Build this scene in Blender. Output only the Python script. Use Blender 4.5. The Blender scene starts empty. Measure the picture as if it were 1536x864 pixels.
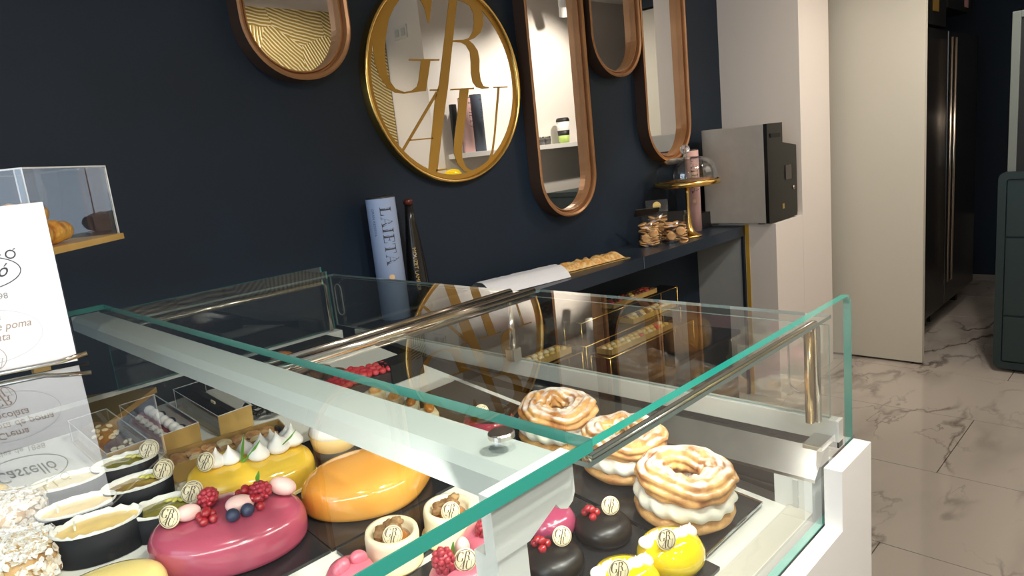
import bpy, bmesh, math, random
from mathutils import Vector, Matrix, Euler
random.seed(7)
SC = bpy.context.scene
COL = SC.collection
PI = math.pi

# ------------------------------------------------------------------ camera, world, lights, exposure
YAW, PITCH, ROLL, FPX, CH = 0.77049, 0.19237, -0.10577, 1034.87, 1.395
FWD = Vector((math.sin(YAW)*math.cos(PITCH), math.cos(YAW)*math.cos(PITCH), -math.sin(PITCH)))
r0 = Vector((math.cos(YAW), -math.sin(YAW), 0)); u0 = r0.cross(FWD)
RGT = math.cos(ROLL)*r0 + math.sin(ROLL)*u0
UPV = -math.sin(ROLL)*r0 + math.cos(ROLL)*u0
CAM = Vector((0, 0, CH))
cd = bpy.data.cameras.new('camera'); cd.sensor_width = 36; cd.lens = 36*FPX/1536
cd.clip_start = .02
cam = bpy.data.objects.new('camera', cd); COL.objects.link(cam)
M3 = Matrix((RGT, UPV, -FWD)).transposed()
cam.matrix_world = Matrix.Translation(CAM) @ M3.to_4x4()
SC.camera = cam
vs = SC.view_settings
vs.view_transform = 'Standard'; vs.look = 'None'; vs.gamma = 1; vs.exposure = 0.42
w = bpy.data.worlds.new('world'); SC.world = w; w.use_nodes = True
w.node_tree.nodes['Background'].inputs[0].default_value = (.80, .88, 1, 1)
w.node_tree.nodes['Background'].inputs[1].default_value = .12

def area(name, loc, size, power, color, target=None, sy=None, spread=None):
    l = bpy.data.lights.new(name, 'AREA'); l.energy = power; l.color = color
    l.shape = 'RECTANGLE'; l.size = size; l.size_y = sy or size
    if spread: l.spread = spread
    o = bpy.data.objects.new(name, l); COL.objects.link(o); o.location = loc
    d = (Vector(target) - Vector(loc)) if target else Vector((0, 0, -1))
    o.rotation_euler = d.to_track_quat('-Z', 'Y').to_euler()
    return o
def spot(name, loc, target, power, color=(1, .84, .66), ang=60, blend=.6, r=.03):
    l = bpy.data.lights.new(name, 'SPOT'); l.energy = power; l.color = color
    l.spot_size = math.radians(ang); l.spot_blend = blend; l.shadow_soft_size = r
    o = bpy.data.objects.new(name, l); COL.objects.link(o); o.location = loc
    o.rotation_euler = (Vector(target)-Vector(loc)).to_track_quat('-Z', 'Y').to_euler()
    return o
WARM = (1, .89, .76)
# daylight from the shop front, far left behind the camera
area('shopfront_daylight', (-2.3, .2, 1.7), 1.6, 27, (.68, .83, 1), (1.2, 1.6, 1.1), 1.8)
# lit strip lamps of the case (under the roof glass)
area('case_strip_lamp', (-.15, .36, 1.178), .8, 1.5, (1, .95, .88), (-.15, .75, .95), .02)
area('case_strip_lamp_end', (.53, .36, 1.165), .38, .6, (1, .95, .88), (.53, .68, .95), .02)
# ceiling spots, plus two added front fills
spot('ceiling_spot_light', (-.1, -.15, 2.5), (.25, .8, 1.0), 34, WARM, 60)
spot('ceiling_spot_light', (.75, -.1, 2.5), (.62, .55, 1.0), 8, WARM, 50)
spot('front_fill_light', (.1, -.38, 1.75), (.45, .29, 1.1), 11, (1, .95, .9), 70)  # added fill to brighten the white leg and bracket; no lamp fixture here
spot('ceiling_spot_light', (.95, -.42, 2.4), (.55, .29, .95), 26, (1, .94, .86), 45)  # front fill added to lift the case leg and skirt, not an actual ceiling spot
spot('ceiling_spot_light', (1.3, -.1, 2.5), (1.85, 1.8, .9), 60, (1, .96, .93), 36)
spot('ceiling_spot_light', (2.5, .2, 2.5), (2.88, 1.8, 1.0), 42, WARM, 26)
spot('ceiling_spot_light', (2.7, .1, 2.5), (3.6, 1.6, 1.2), 26, WARM, 70)
spot('ceiling_spot_light', (3.1, .2, 2.5), (4.15, 1.3, .9), 14, WARM, 75)
spot('ceiling_spot_light', (4.3, .9, 2.45), (4.3, -.05, 1.6), 70, WARM, 90)
spot('ceiling_spot_light', (1.9, .5, 2.5), (2.3, -.4, 1.5), 62, WARM, 90)
spot('ceiling_wash_light', (.6, -.2, 2.3), (.9, .4, 0), 45, (1, .94, .86), 165, 1)
spot('ceiling_wash_light', (3.5, .5, 2.4), (3.6, .5, 0), 34, (1, .93, .84), 165, 1)

# ------------------------------------------------------------------ helpers
def ray(px, py):
    return FWD*FPX + RGT*(px-768) - UPV*(py-432)
def onz(px, py, z): d = ray(px, py); return CAM + d*((z-CH)/d.z)
def onx(px, py, x): d = ray(px, py); return CAM + d*(x/d.x)
def ony(px, py, y): d = ray(px, py); return CAM + d*(y/d.y)
SL = .11; TILT = math.atan(SL)
def dz(y): return .953 + SL*(y-.346)
def deck(px, py):
    d = ray(px, py); t = (.953 - SL*.346 - CH)/(d.z - SL*d.y); return CAM + d*t

def link(o): COL.objects.link(o); return o
def mesh_of(bm, name='mesh', smooth=False):
    me = bpy.data.meshes.new(name)
    bmesh.ops.recalc_face_normals(bm, faces=bm.faces)
    bm.to_mesh(me); bm.free()
    if smooth:
        for p in me.polygons: p.use_smooth = True
    return me
def ob(name, me, mat=None, parent=None, smooth=None):
    if isinstance(me, bmesh.types.BMesh): me = mesh_of(me, name, bool(smooth))
    if mat is not None and not me.materials:
        for m in (mat if isinstance(mat, (list, tuple)) else [mat]): me.materials.append(m)
    o = bpy.data.objects.new(name, me); link(o)
    if parent: o.parent = parent
    return o
def thing(name, label, cat, loc=(0, 0, 0), rz=0, tilt=False, group=None, rx=0):
    o = bpy.data.objects.new(name, None); link(o); o.empty_display_size = .02
    o.location = loc
    m = Matrix.Rotation(rz, 3, 'Z') @ Matrix.Rotation(rx, 3, 'X')
    if tilt: m = Matrix.Rotation(TILT, 3, 'X') @ m
    o.rotation_euler = m.to_euler()
    o['label'] = label; o['category'] = cat
    if group: o['group'] = group
    return o
def tag(o, label, cat, group=None):
    o['label'] = label; o['category'] = cat
    if group: o['group'] = group
    return o
def struct(name, bm, mat, parent=None, label=None):
    o = ob(name, bm, mat, parent)
    if not parent: o['kind'] = 'structure'; o['label'] = label or name.replace('_', ' '); o['category'] = name.split('_')[0]
    return o
def new(): return bmesh.new()
def box(bm, a, b, mi=0, bev=0):
    x0, y0, z0 = [min(a[i], b[i]) for i in range(3)]; x1, y1, z1 = [max(a[i], b[i]) for i in range(3)]
    vs_ = [bm.verts.new(v) for v in ((x0,y0,z0),(x1,y0,z0),(x1,y1,z0),(x0,y1,z0),(x0,y0,z1),(x1,y0,z1),(x1,y1,z1),(x0,y1,z1))]
    fs = [bm.faces.new([vs_[i] for i in f]) for f in ((0,3,2,1),(4,5,6,7),(0,1,5,4),(1,2,6,5),(2,3,7,6),(3,0,4,7))]
    for f in fs: f.material_index = mi
    if bev:
        es = list({e for f in fs for e in f.edges})
        bmesh.ops.bevel(bm, geom=es, offset=bev, segments=2, affect='EDGES', profile=.7)
    return bm
def bx(a, b, bev=0): return box(new(), a, b, 0, bev)
def prism(bm, pts, axis, d0, d1):
    """polygon pts (2D) extruded along axis from d0 to d1. axis 'y': pts are (x,z)"""
    def P(p, d):
        return {'y': (p[0], d, p[1]), 'x': (d, p[0], p[1]), 'z': (p[0], p[1], d)}[axis]
    pts = [p for i, p in enumerate(pts) if math.hypot(p[0]-pts[i-1][0], p[1]-pts[i-1][1]) > 1e-7]
    a = [bm.verts.new(P(p, d0)) for p in pts]; b = [bm.verts.new(P(p, d1)) for p in pts]
    n = len(pts)
    if n > 8:
        from mathutils.geometry import tessellate_polygon
        for t in tessellate_polygon([[Vector((p[0], p[1], 0)) for p in pts]]):
            bm.faces.new([a[i] for i in t]); bm.faces.new([b[i] for i in t][::-1])
    else:
        bm.faces.new(a); bm.faces.new(b[::-1])
    for i in range(n): bm.faces.new((a[i], b[i], b[(i+1) % n], a[(i+1) % n]))
    return bm
def tube(bm, pts, r, seg=10, closed=False, rs=None, cap=True):
    pts = [Vector(p) for p in pts]; n = len(pts); rings = []
    prev = None
    for i, p in enumerate(pts):
        if closed: t = pts[(i+1) % n]-pts[i-1]
        else: t = pts[min(i+1, n-1)]-pts[max(i-1, 0)]
        t.normalize()
        if prev is None:
            a = t.orthogonal().normalized()
        else:
            a = (prev - t*prev.dot(t)).normalized()
        prev = a; b = t.cross(a)
        rr = rs[i] if rs else r
        rings.append([bm.verts.new(p+(a*math.cos(2*PI*k/seg)+b*math.sin(2*PI*k/seg))*rr) for k in range(seg)])
    for i in range(n if closed else n-1):
        A, B = rings[i], rings[(i+1) % n]
        for k in range(seg): bm.faces.new((A[k], A[(k+1) % seg], B[(k+1) % seg], B[k]))
    if not closed and cap:
        bm.faces.new(rings[0][::-1]); bm.faces.new(rings[-1])
    return bm
def lathe(bm, prof, seg=32, c=(0, 0, 0), sx=1, sy=1, closed=False):
    rings = []
    for r, z in prof:
        if r < 1e-6: rings.append([bm.verts.new((c[0], c[1], c[2]+z))])
        else: rings.append([bm.verts.new((c[0]+r*sx*math.cos(2*PI*k/seg), c[1]+r*sy*math.sin(2*PI*k/seg), c[2]+z)) for k in range(seg)])
    for A, B in zip(rings, rings[1:]):
        for k in range(seg):
            k2 = (k+1) % seg
            if len(A) == 1 and len(B) == 1: continue
            if len(A) == 1: bm.faces.new((A[0], B[k2], B[k]))
            elif len(B) == 1: bm.faces.new((A[k], A[k2], B[0]))
            else: bm.faces.new((A[k], A[k2], B[k2], B[k]))
    return bm
def ico(bm, c, r, sub=1, sc=(1, 1, 1), mat=None):
    m = Matrix.Translation(c) @ (mat.to_4x4() if mat else Matrix.Identity(4)) @ Matrix.Diagonal((sc[0], sc[1], sc[2], 1))
    bmesh.ops.create_icosphere(bm, subdivisions=sub, radius=r, matrix=m)
    return bm
def hnoise(x, y, z):
    from mathutils import noise
    return noise.noise(Vector((x, y, z)))

# ------------------------------------------------------------------ materials
MATS = {}
def mat(name, col=(.8, .8, .8), rough=.5, metal=0, noise=None, bump=0, bscale=40, spec=.5, coat=0, sss=0, emis=0, trans=0, sheen=0):
    if name in MATS: return MATS[name]
    m = bpy.data.materials.new(name); m.use_nodes = True; nt = m.node_tree; b = nt.nodes['Principled BSDF']
    b.inputs['Base Color'].default_value = (*col, 1); b.inputs['Roughness'].default_value = rough
    b.inputs['Metallic'].default_value = metal; b.inputs['Specular IOR Level'].default_value = spec
    b.inputs['Coat Weight'].default_value = coat; b.inputs['Coat Roughness'].default_value = .05
    if trans: b.inputs['Transmission Weight'].default_value = trans
    if sss:
        b.inputs['Subsurface Weight'].default_value = sss; b.inputs['Subsurface Radius'].default_value = (.01, .006, .004)
    if emis:
        b.inputs['Emission Color'].default_value = (*col, 1); b.inputs['Emission Strength'].default_value = emis
    tc = nt.nodes.new('ShaderNodeTexCoord')
    if noise:   # (scale, colour2, lo, hi)
        nz = nt.nodes.new('ShaderNodeTexNoise'); nz.inputs['Scale'].default_value = noise[0]; nz.inputs['Detail'].default_value = 5
        nt.links.new(tc.outputs['Object'], nz.inputs['Vector'])
        cr = nt.nodes.new('ShaderNodeValToRGB'); cr.color_ramp.elements[0].position = noise[2]; cr.color_ramp.elements[1].position = noise[3]
        cr.color_ramp.elements[0].color = (*col, 1); cr.color_ramp.elements[1].color = (*noise[1], 1)
        nt.links.new(nz.outputs['Fac'], cr.inputs['Fac']); nt.links.new(cr.outputs['Color'], b.inputs['Base Color'])
    if bump:
        nb = nt.nodes.new('ShaderNodeTexNoise'); nb.inputs['Scale'].default_value = bscale; nb.inputs['Detail'].default_value = 4
        nt.links.new(tc.outputs['Object'], nb.inputs['Vector'])
        bp = nt.nodes.new('ShaderNodeBump'); bp.inputs['Strength'].default_value = bump; bp.inputs['Distance'].default_value = .004
        nt.links.new(nb.outputs['Fac'], bp.inputs['Height']); nt.links.new(bp.outputs['Normal'], b.inputs['Normal'])
    MATS[name] = m; return m
def glassmat(name, ior=1.5, tint=(.97, 1, .99), gl=1.0, rough=0):
    m = bpy.data.materials.new(name); m.use_nodes = True; nt = m.node_tree; nt.nodes.remove(nt.nodes['Principled BSDF'])
    out = nt.nodes['Material Output']
    tr = nt.nodes.new('ShaderNodeBsdfTransparent'); tr.inputs[0].default_value = (*tint, 1)
    g = nt.nodes.new('ShaderNodeBsdfGlossy'); g.inputs['Roughness'].default_value = rough; g.inputs[0].default_value = (gl, gl, gl, 1)
    # pane faces on both sides of a sheet use the same air-to-glass reflectance, whichever side the ray is on
    ge = nt.nodes.new('ShaderNodeNewGeometry'); lw = nt.nodes.new('ShaderNodeMath'); lw.operation = 'ABSOLUTE'
    dt = nt.nodes.new('ShaderNodeVectorMath'); dt.operation = 'DOT_PRODUCT'
    nt.links.new(ge.outputs['Normal'], dt.inputs[0]); nt.links.new(ge.outputs['Incoming'], dt.inputs[1])
    nt.links.new(dt.outputs['Value'], lw.inputs[0])
    # Schlick: F0 + (1-F0)(1-c)^5
    F0 = ((ior-1)/(ior+1))**2
    s1 = nt.nodes.new('ShaderNodeMath'); s1.operation = 'SUBTRACT'; s1.inputs[0].default_value = 1; nt.links.new(lw.outputs[0], s1.inputs[1])
    p5 = nt.nodes.new('ShaderNodeMath'); p5.operation = 'POWER'; p5.inputs[1].default_value = 5; nt.links.new(s1.outputs[0], p5.inputs[0])
    ma = nt.nodes.new('ShaderNodeMath'); ma.operation = 'MULTIPLY_ADD'; ma.inputs[1].default_value = 1-F0; ma.inputs[2].default_value = F0; ma.use_clamp = True
    nt.links.new(p5.outputs[0], ma.inputs[0])
    # only the outer face of each sheet mirrors (the inner face would trap light in the sheet)
    dn = nt.nodes.new('ShaderNodeMath'); dn.operation = 'ADD'; dn.inputs[1].default_value = 1; nt.links.new(ma.outputs[0], dn.inputs[0])
    tw = nt.nodes.new('ShaderNodeMath'); tw.operation = 'MULTIPLY'; tw.inputs[1].default_value = 2; nt.links.new(ma.outputs[0], tw.inputs[0])
    dv = nt.nodes.new('ShaderNodeMath'); dv.operation = 'DIVIDE'; nt.links.new(tw.outputs[0], dv.inputs[0]); nt.links.new(dn.outputs[0], dv.inputs[1]); ma = dv   # both faces of the sheet: 2F/(1+F)
    bf = nt.nodes.new('ShaderNodeMath'); bf.operation = 'SUBTRACT'; bf.inputs[0].default_value = 1; nt.links.new(ge.outputs['Backfacing'], bf.inputs[1])
    m2 = nt.nodes.new('ShaderNodeMath'); m2.operation = 'MULTIPLY'; nt.links.new(ma.outputs[0], m2.inputs[0]); nt.links.new(bf.outputs[0], m2.inputs[1])
    ma = m2
    mx = nt.nodes.new('ShaderNodeMixShader'); nt.links.new(ma.outputs[0], mx.inputs[0]); nt.links.new(tr.outputs[0], mx.inputs[1]); nt.links.new(g.outputs[0], mx.inputs[2])
    nt.links.new(mx.outputs[0], out.inputs[0]); MATS[name] = m; return m
GLASS = glassmat('clear_glass', 1.52)
ACRYL = glassmat('clear_acrylic', 1.45, (.985, .985, .985))
FILM = glassmat('clear_film', 1.5, (.96, .96, .96), 1, .08)
EDGE = mat('green_glass_edge', (.02, .30, .24), .12, spec=.8, coat=.5)
EDGEL = mat('pale_glass_edge', (.20, .26, .25), .25)
ACE = mat('acrylic_edge', (.62, .64, .66), .3)
WHITE = mat('white_lacquer', (.80, .79, .77), .35)
WHITEM = mat('white_wall_paint', (.78, .74, .70), .8, bump=.05, bscale=200)
PILLAR = mat('white_pillar_paint', (.80, .74, .69), .75, bump=.04, bscale=150)
BEIGE = mat('beige_door_laminate', (.60, .57, .49), .55)
NAVY = mat('navy_wall_paint', (.0055, .0135, .026), .6, noise=(1.6, (.0070, .0190, .038), .35, .7), bump=.04, bscale=120, spec=.4)
NAVYS = mat('navy_shelf_lacquer', (.013, .022, .036), .32, noise=(3, (.02, .03, .046), .4, .7))
BLACK = mat('matte_black', (.008, .008, .009), .5)
DARK = mat('dark_grey_steel', (.05, .05, .05), .35, metal=.6)
STEEL = mat('brushed_steel', (.55, .53, .50), .28, metal=1, noise=(30, (.62, .60, .56), .3, .7))
CHROME = mat('polished_rail_metal', (.62, .56, .48), .16, metal=1)
DECKM = mat('cream_enamel_deck', (.78, .76, .71), .3)
ALU = mat('grey_anodised_aluminium', (.56, .60, .585), .42, metal=.05)
GOLD = mat('gold_metal', (.80, .52, .16), .22, metal=1)
GOLDM = mat('gold_card', (.60, .38, .11), .35, metal=.45, noise=(12, (.72, .48, .17), .3, .7))
GOLDP = mat('gold_leaf_print', (.43, .235, .035), .42, metal=.35)
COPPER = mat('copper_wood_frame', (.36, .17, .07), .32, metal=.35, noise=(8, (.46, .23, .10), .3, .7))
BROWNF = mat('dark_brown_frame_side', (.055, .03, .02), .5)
INK = mat('dark_print', (.05, .05, .07), .6)
INKG = mat('grey_print', (.35, .33, .33), .6)
INKT = mat('taupe_print', (.42, .33, .28), .6)
CREAMD = mat('cream_chocolate', (.86, .74, .50), .4)
INKD = mat('dark_chocolate_print', (.09, .06, .03), .5)
MIRROR = mat('mirror_silver', (.86, .86, .84), .0, metal=1)
SLATE = mat('black_marbled_board', (.018, .018, .02), .2, noise=(14, (.03, .028, .026), .5, .8))
GROUT = mat('dark_grout', (.10, .085, .075), .8)

def marble():
    m = bpy.data.materials.new('marble_tile'); m.use_nodes = True; nt = m.node_tree; b = nt.nodes['Principled BSDF']
    ge = nt.nodes.new('ShaderNodeNewGeometry'); N = nt.nodes.new; L = nt.links.new
    mp = N('ShaderNodeMapping'); mp.inputs['Rotation'].default_value = (0, 0, .9); mp.inputs['Scale'].default_value = (1.0, 2.2, 1)
    L(ge.outputs['Position'], mp.inputs['Vector'])
    wob = N('ShaderNodeTexNoise'); wob.inputs['Scale'].default_value = 1.5; wob.inputs['Detail'].default_value = 6; wob.inputs['Roughness'].default_value = .6
    L(mp.outputs[0], wob.inputs['Vector'])
    def vein(scale, width, seed, strength):
        ad = N('ShaderNodeVectorMath'); ad.operation = 'ADD'; ad.inputs[1].default_value = (seed, seed*.7, 0)
        L(mp.outputs[0], ad.inputs[0])
        mix = N('ShaderNodeVectorMath'); mix.operation = 'MULTIPLY_ADD'; mix.inputs[1].default_value = (.55, .55, .55)
        L(wob.outputs['Color'], mix.inputs[0]); L(ad.outputs[0], mix.inputs[2])
        n = N('ShaderNodeTexNoise'); n.inputs['Scale'].default_value = scale; n.inputs['Detail'].default_value = 3
        L(mix.outputs[0], n.inputs['Vector'])
        s = N('ShaderNodeMath'); s.operation = 'SUBTRACT'; s.inputs[1].default_value = .5; L(n.outputs['Fac'], s.inputs[0])
        a = N('ShaderNodeMath'); a.operation = 'ABSOLUTE'; L(s.outputs[0], a.inputs[0])
        r = N('ShaderNodeMapRange'); r.inputs['From Min'].default_value = 0; r.inputs['From Max'].default_value = width
        r.inputs['To Min'].default_value = strength; r.inputs['To Max'].default_value = 0; L(a.outputs[0], r.inputs['Value'])
        # veins fade in and out
        f = N('ShaderNodeTexNoise'); f.inputs['Scale'].default_value = 1.1; L(ad.outputs[0], f.inputs['Vector'])
        fr = N('ShaderNodeMapRange'); fr.inputs['From Min'].default_value = .42; fr.inputs['From Max'].default_value = .62; L(f.outputs['Fac'], fr.inputs['Value'])
        mu = N('ShaderNodeMath'); mu.operation = 'MULTIPLY'; L(r.outputs[0], mu.inputs[0]); L(fr.outputs[0], mu.inputs[1])
        return mu
    v1 = vein(.95, .020, 5.2, .9); v2 = vein(1.9, .010, 8.3, .55); v3 = vein(.9, .08, 5.22, .35)
    a1 = N('ShaderNodeMath'); a1.operation = 'MAXIMUM'; L(v1.outputs[0], a1.inputs[0]); L(v2.outputs[0], a1.inputs[1])
    a2 = N('ShaderNodeMath'); a2.operation = 'ADD'; a2.use_clamp = True; L(a1.outputs[0], a2.inputs[0]); L(v3.outputs[0], a2.inputs[1])
    cm = N('ShaderNodeMix'); cm.data_type = 'RGBA'
    cm.inputs['A'].default_value = (.56, .50, .44, 1); cm.inputs['B'].default_value = (.13, .10, .085, 1)
    L(a2.outputs[0], cm.inputs['Factor']); L(cm.outputs['Result'], b.inputs['Base Color'])
    b.inputs['Roughness'].default_value = .09; b.inputs['Specular IOR Level'].default_value = .5
    return m
MARBLE = marble()

# ------------------------------------------------------------------ room shell
ZC = 2.6
floor = struct('floor', bx((-3, -1.2, -.06), (7.2, 2.4, -.006)), GROUT, label='floor of polished white marble-look tiles')
XL = [ -.165+.605*k for k in range(-4, 13)]
offs = {0: .70, 1: .25}
g = .0018
tile_cache = {}
for i, x0 in enumerate(XL[:-1]):
    x1 = x0+.605
    if x0 < 1.5: continue
    k = round((x0-2.255)/.605)
    off = (.68, .25, .68, .25)[k % 4] if k != 0 else .27
    if k == 1: off = .682
    if k == 2: off = .25
    if k == 3: off = .66
    if k == -1: off = .70
    y = off-1.2*2
    while y < 2.0:
        a = max(y, -1.15); b = min(y+1.2, 1.93)
        if b-a > .05:
            ob('tile', bx((x0+g, a+g, -.006), (x1-g, b-g, 0), .0008), MARBLE, floor)
        y += 1.2
struct('ceiling', bx((-3, -1.2, ZC), (7.2, 2.4, ZC+.05)), WHITEM, label='plain white ceiling')
W = 1.94
struct('wall_back', bx((-3, W, 0), (3.78, W+.12, ZC)), NAVY, label='matte navy back wall')
struct('wall_left', bx((-3.0, -1.2, 0), (-2.9, W, ZC)), WHITEM, label='pale left wall')
# front side of the shop (behind the camera): gold relief wall, return, white shelf wall
struct('wall_front', bx((-3, -.56, 0), (3.139, -.4605, ZC)), WHITEM, label='white wall behind the counter aisle')
struct('wall_return', bx((3.14, -.56, 0), (3.24, -.02, ZC)), WHITEM, label='bright white return wall with switch plate')
struct('wall_shelf_side', bx((3.2402, -.14, 0), (6.6, -.02, ZC)), WHITEM, label='white wall carrying the display ledge')
struct('wall_corridor_end', bx((6.7, -.2, 0), (6.8, 2.4, ZC)), NAVY, label='dark end wall of the rear corridor')
struct('wall_corridor_back', bx((4.0, 2.0, 0), (6.8, 2.1, ZC)), NAVY, label='dark wall behind the fridges')
# pillar with low plinth
bm = new(); box(bm, (3.64, 1.503, 0), (4.03, W+.1, ZC)); 
struct('pillar', bm, PILLAR, label='white pillar at the end of the navy wall')
struct('plinth', bx((3.317, 1.503, 0), (3.6398, W-.001, .918), .002), PILLAR, label='low white plinth under the coin machine')
# sliding beige door
dr = struct('door_1', bx((4.15, 1.069, .012), (4.19, 1.60, 2.23), .001), BEIGE, label='plain beige sliding door panel beside the pillar')
struct('lintel', bx((4.12, 1.07, 2.24), (4.3, 2.0, ZC)), NAVY, label='dark lintel above the beige door')
# gold relief panel on the front wall (seen in the mirrors)
def relief_mat():
    m = bpy.data.materials.new('gold_relief'); m.use_nodes = True; nt = m.node_tree; b = nt.nodes['Principled BSDF']
    N = nt.nodes.new; L = nt.links.new
    ge = N('ShaderNodeNewGeometry'); vo = N('ShaderNodeTexVoronoi'); vo.inputs['Scale'].default_value = 2.6; vo.feature = 'F1'; vo.inputs['Randomness'].default_value = 1
    L(ge.outputs['Position'], vo.inputs['Vector'])
    # arcs centred off each cell
    sub = N('ShaderNodeVectorMath'); sub.operation = 'SUBTRACT'; L(ge.outputs['Position'], sub.inputs[0])
    wn = N('ShaderNodeTexWhiteNoise'); L(vo.outputs['Position'], wn.inputs['Vector'])
    sc = N('ShaderNodeVectorMath'); sc.operation = 'MULTIPLY_ADD'; sc.inputs[1].default_value = (1.6, 0, 1.6); L(wn.outputs['Color'], sc.inputs[0]); L(vo.outputs['Position'], sc.inputs[2])
    L(sc.outputs[0], sub.inputs[1])
    ml = N('ShaderNodeVectorMath'); ml.operation = 'MULTIPLY'; ml.inputs[1].default_value = (1, 0, 1); L(sub.outputs[0], ml.inputs[0])
    ln = N('ShaderNodeVectorMath'); ln.operation = 'LENGTH'; L(ml.outputs[0], ln.inputs[0])
    nz = N('ShaderNodeTexNoise'); nz.inputs['Scale'].default_value = 9; L(ge.outputs['Position'], nz.inputs['Vector'])
    ad = N('ShaderNodeMath'); ad.operation = 'MULTIPLY_ADD'; ad.inputs[1].default_value = .02; L(nz.outputs['Fac'], ad.inputs[0]); L(ln.outputs['Value'], ad.inputs[2])
    mu = N('ShaderNodeMath'); mu.operation = 'MULTIPLY'; mu.inputs[1].default_value = 300; L(ad.outputs[0], mu.inputs[0])
    si = N('ShaderNodeMath'); si.operation = 'SINE'; L(mu.outputs[0], si.inputs[0])
    cr = N('ShaderNodeMapRange'); cr.inputs['From Min'].default_value = -.6; cr.inputs['From Max'].default_value = .6; L(si.outputs[0], cr.inputs['Value'])
    mx = N('ShaderNodeMix'); mx.data_type = 'RGBA'; mx.inputs['A'].default_value = (.42, .27, .05, 1); mx.inputs['B'].default_value = (.95, .84, .52, 1)
    L(cr.outputs[0], mx.inputs['Factor']); L(mx.outputs['Result'], b.inputs['Base Color'])
    bp = N('ShaderNodeBump'); bp.inputs['Distance'].default_value = .006; bp.inputs['Strength'].default_value = .9; L(si.outputs[0], bp.inputs['Height']); L(bp.outputs[0], b.inputs['Normal'])
    b.inputs['Metallic'].default_value = .35; b.inputs['Roughness'].default_value = .4
    return m
t = ob('relief_panel', bx((.4, -.459, 1.22), (3.13, -.43, 2.45)), relief_mat())
tag(t, 'gold relief wall panel of combed arcs, seen only in the mirrors', 'wall panel')
sp = thing('light_switch', 'white double light switch on the bright return wall, seen in the round mirror', 'switch', (3.14, -.24, 2.30))
ob('plate', bx((-.008, -.075, -.045), (0, .075, .045), .001), mat('switch_white', (.7, .7, .68), .4), sp)
for s in (-1, 1): ob('button', bx((-.012, s*.035-.02, -.025), (-.008, s*.035+.02, .025), .001), mat('switch_button', (.55, .55, .54), .4), sp)
# white ledge with tins and cups (seen in the mirrors)
lg = tag(ob('wall_ledge', bx((3.255, -.019, 1.395), (5.3, .17, 1.43), .002), WHITE), 'white display ledge on the white wall, seen in the mirrors', 'shelf')

jr = thing('coffee_cup', 'tall cup with black lid and green band on the white ledge, seen in a mirror', 'cup', (4.42, .08, 1.4302))
bm = new(); lathe(bm, [(0, 0), (.040, 0), (.046, .06), (0, .06)], 28); ob('cup_body', bm, mat('lime_band', (.45, .62, .16), .5), jr, True)
bm = new(); lathe(bm, [(.046, .06), (.050, .10), (0, .10)], 28); ob('sleeve', bm, BLACK, jr, True)
bm = new(); lathe(bm, [(.050, .10), (.053, .17), (0, .17)], 28); ob('cup_wall', bm, mat('cup_white', (.8, .8, .78), .4), jr, True)
bm = new(); lathe(bm, [(.055, .17), (.055, .185), (.046, .20), (0, .20)], 28); ob('lid', bm, BLACK, jr, True)
for i_, x_ in enumerate((3.95, 4.03, 4.11, 4.19)):
    jt = thing('glass_jar', ['first', 'second', 'third', 'last'][i_]+' small dark glass jar in the row on the white ledge', 'jar', (x_, .10, 1.4302))
    bm = new(); lathe(bm, [(0, 0), (.030, 0), (.032, .04), (.028, .055), (0, .055)], 20); ob('jar_body', bm, mat('smoky_jar', (.10, .10, .10), .15, coat=.6), jt, True)
    bm = new(); lathe(bm, [(.029, .055), (.029, .065), (0, .066)], 20); ob('lid', bm, CHROME, jt, True)
jt = thing('metal_cup', 'small chrome cup behind the glass jars on the white ledge', 'cup', (4.02, .02, 1.4302))
bm = new(); lathe(bm, [(0, 0), (.022, 0), (.028, .10), (.026, .10), (.02, .004)], 24); ob('cup_body', bm, CHROME, jt, True)
# ------------------------------------------------------------------ glyph tools
GL = {
 'L': [[(.10,.02),(.30,.02),(.30,.98),(.10,.98)], [(0,0),(.72,0),(.72,.05),(0,.05)], [(.66,.05),(.72,.05),(.72,.34),(.69,.34),(.60,.05)], [(0,.96),(.42,.96),(.42,1),(0,1)]],
 'A': [[(.40,1),(.50,1),(.86,.03),(.64,.03)], [(.40,.93),(.43,1),(.13,.03),(.08,.03)], [(.2,.30),(.62,.30),(.62,.34),(.2,.34)], [(-.02,0),(.24,0),(.24,.04),(-.02,.04)], [(.54,0),(.96,0),(.96,.04),(.54,.04)]],
 'I': [[(.11,.02),(.31,.02),(.31,.98),(.11,.98)], [(0,0),(.42,0),(.42,.04),(0,.04)], [(0,.96),(.42,.96),(.42,1),(0,1)]],
 'E': [[(.10,.02),(.30,.02),(.30,.98),(.10,.98)], [(0,0),(.72,0),(.72,.05),(0,.05)], [(0,.95),(.70,.95),(.70,1),(0,1)], [(.3,.48),(.52,.48),(.52,.53),(.3,.53)], [(.66,.05),(.72,.05),(.72,.3),(.69,.3)], [(.64,.95),(.70,.95),(.70,.72),(.67,.72)], [(.5,.38),(.53,.38),(.53,.63),(.5,.63)]],
 'T': [[(.30,.02),(.50,.02),(.50,.98),(.30,.98)], [(.18,0),(.62,0),(.62,.04),(.18,.04)], [(0,.95),(.80,.95),(.80,1),(0,1)], [(0,.95),(.05,.95),(.03,.70),(0,.70)], [(.75,.95),(.80,.95),(.80,.70),(.77,.70)]],
}
GL['À'] = GL['A'] + [[(.30,1.22),(.38,1.22),(.48,1.06),(.43,1.06)]]
GWD = {'L': .78, 'A': .92, 'À': .92, 'I': .48, 'E': .80, 'T': .84}
def word_polys(word, gap=.07):
    x = 0; out = []
    for c in word:
        for p in GL[c]: out.append([(x+a, b) for a, b in p])
        x += GWD[c]+gap
    return out, x-gap
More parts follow.
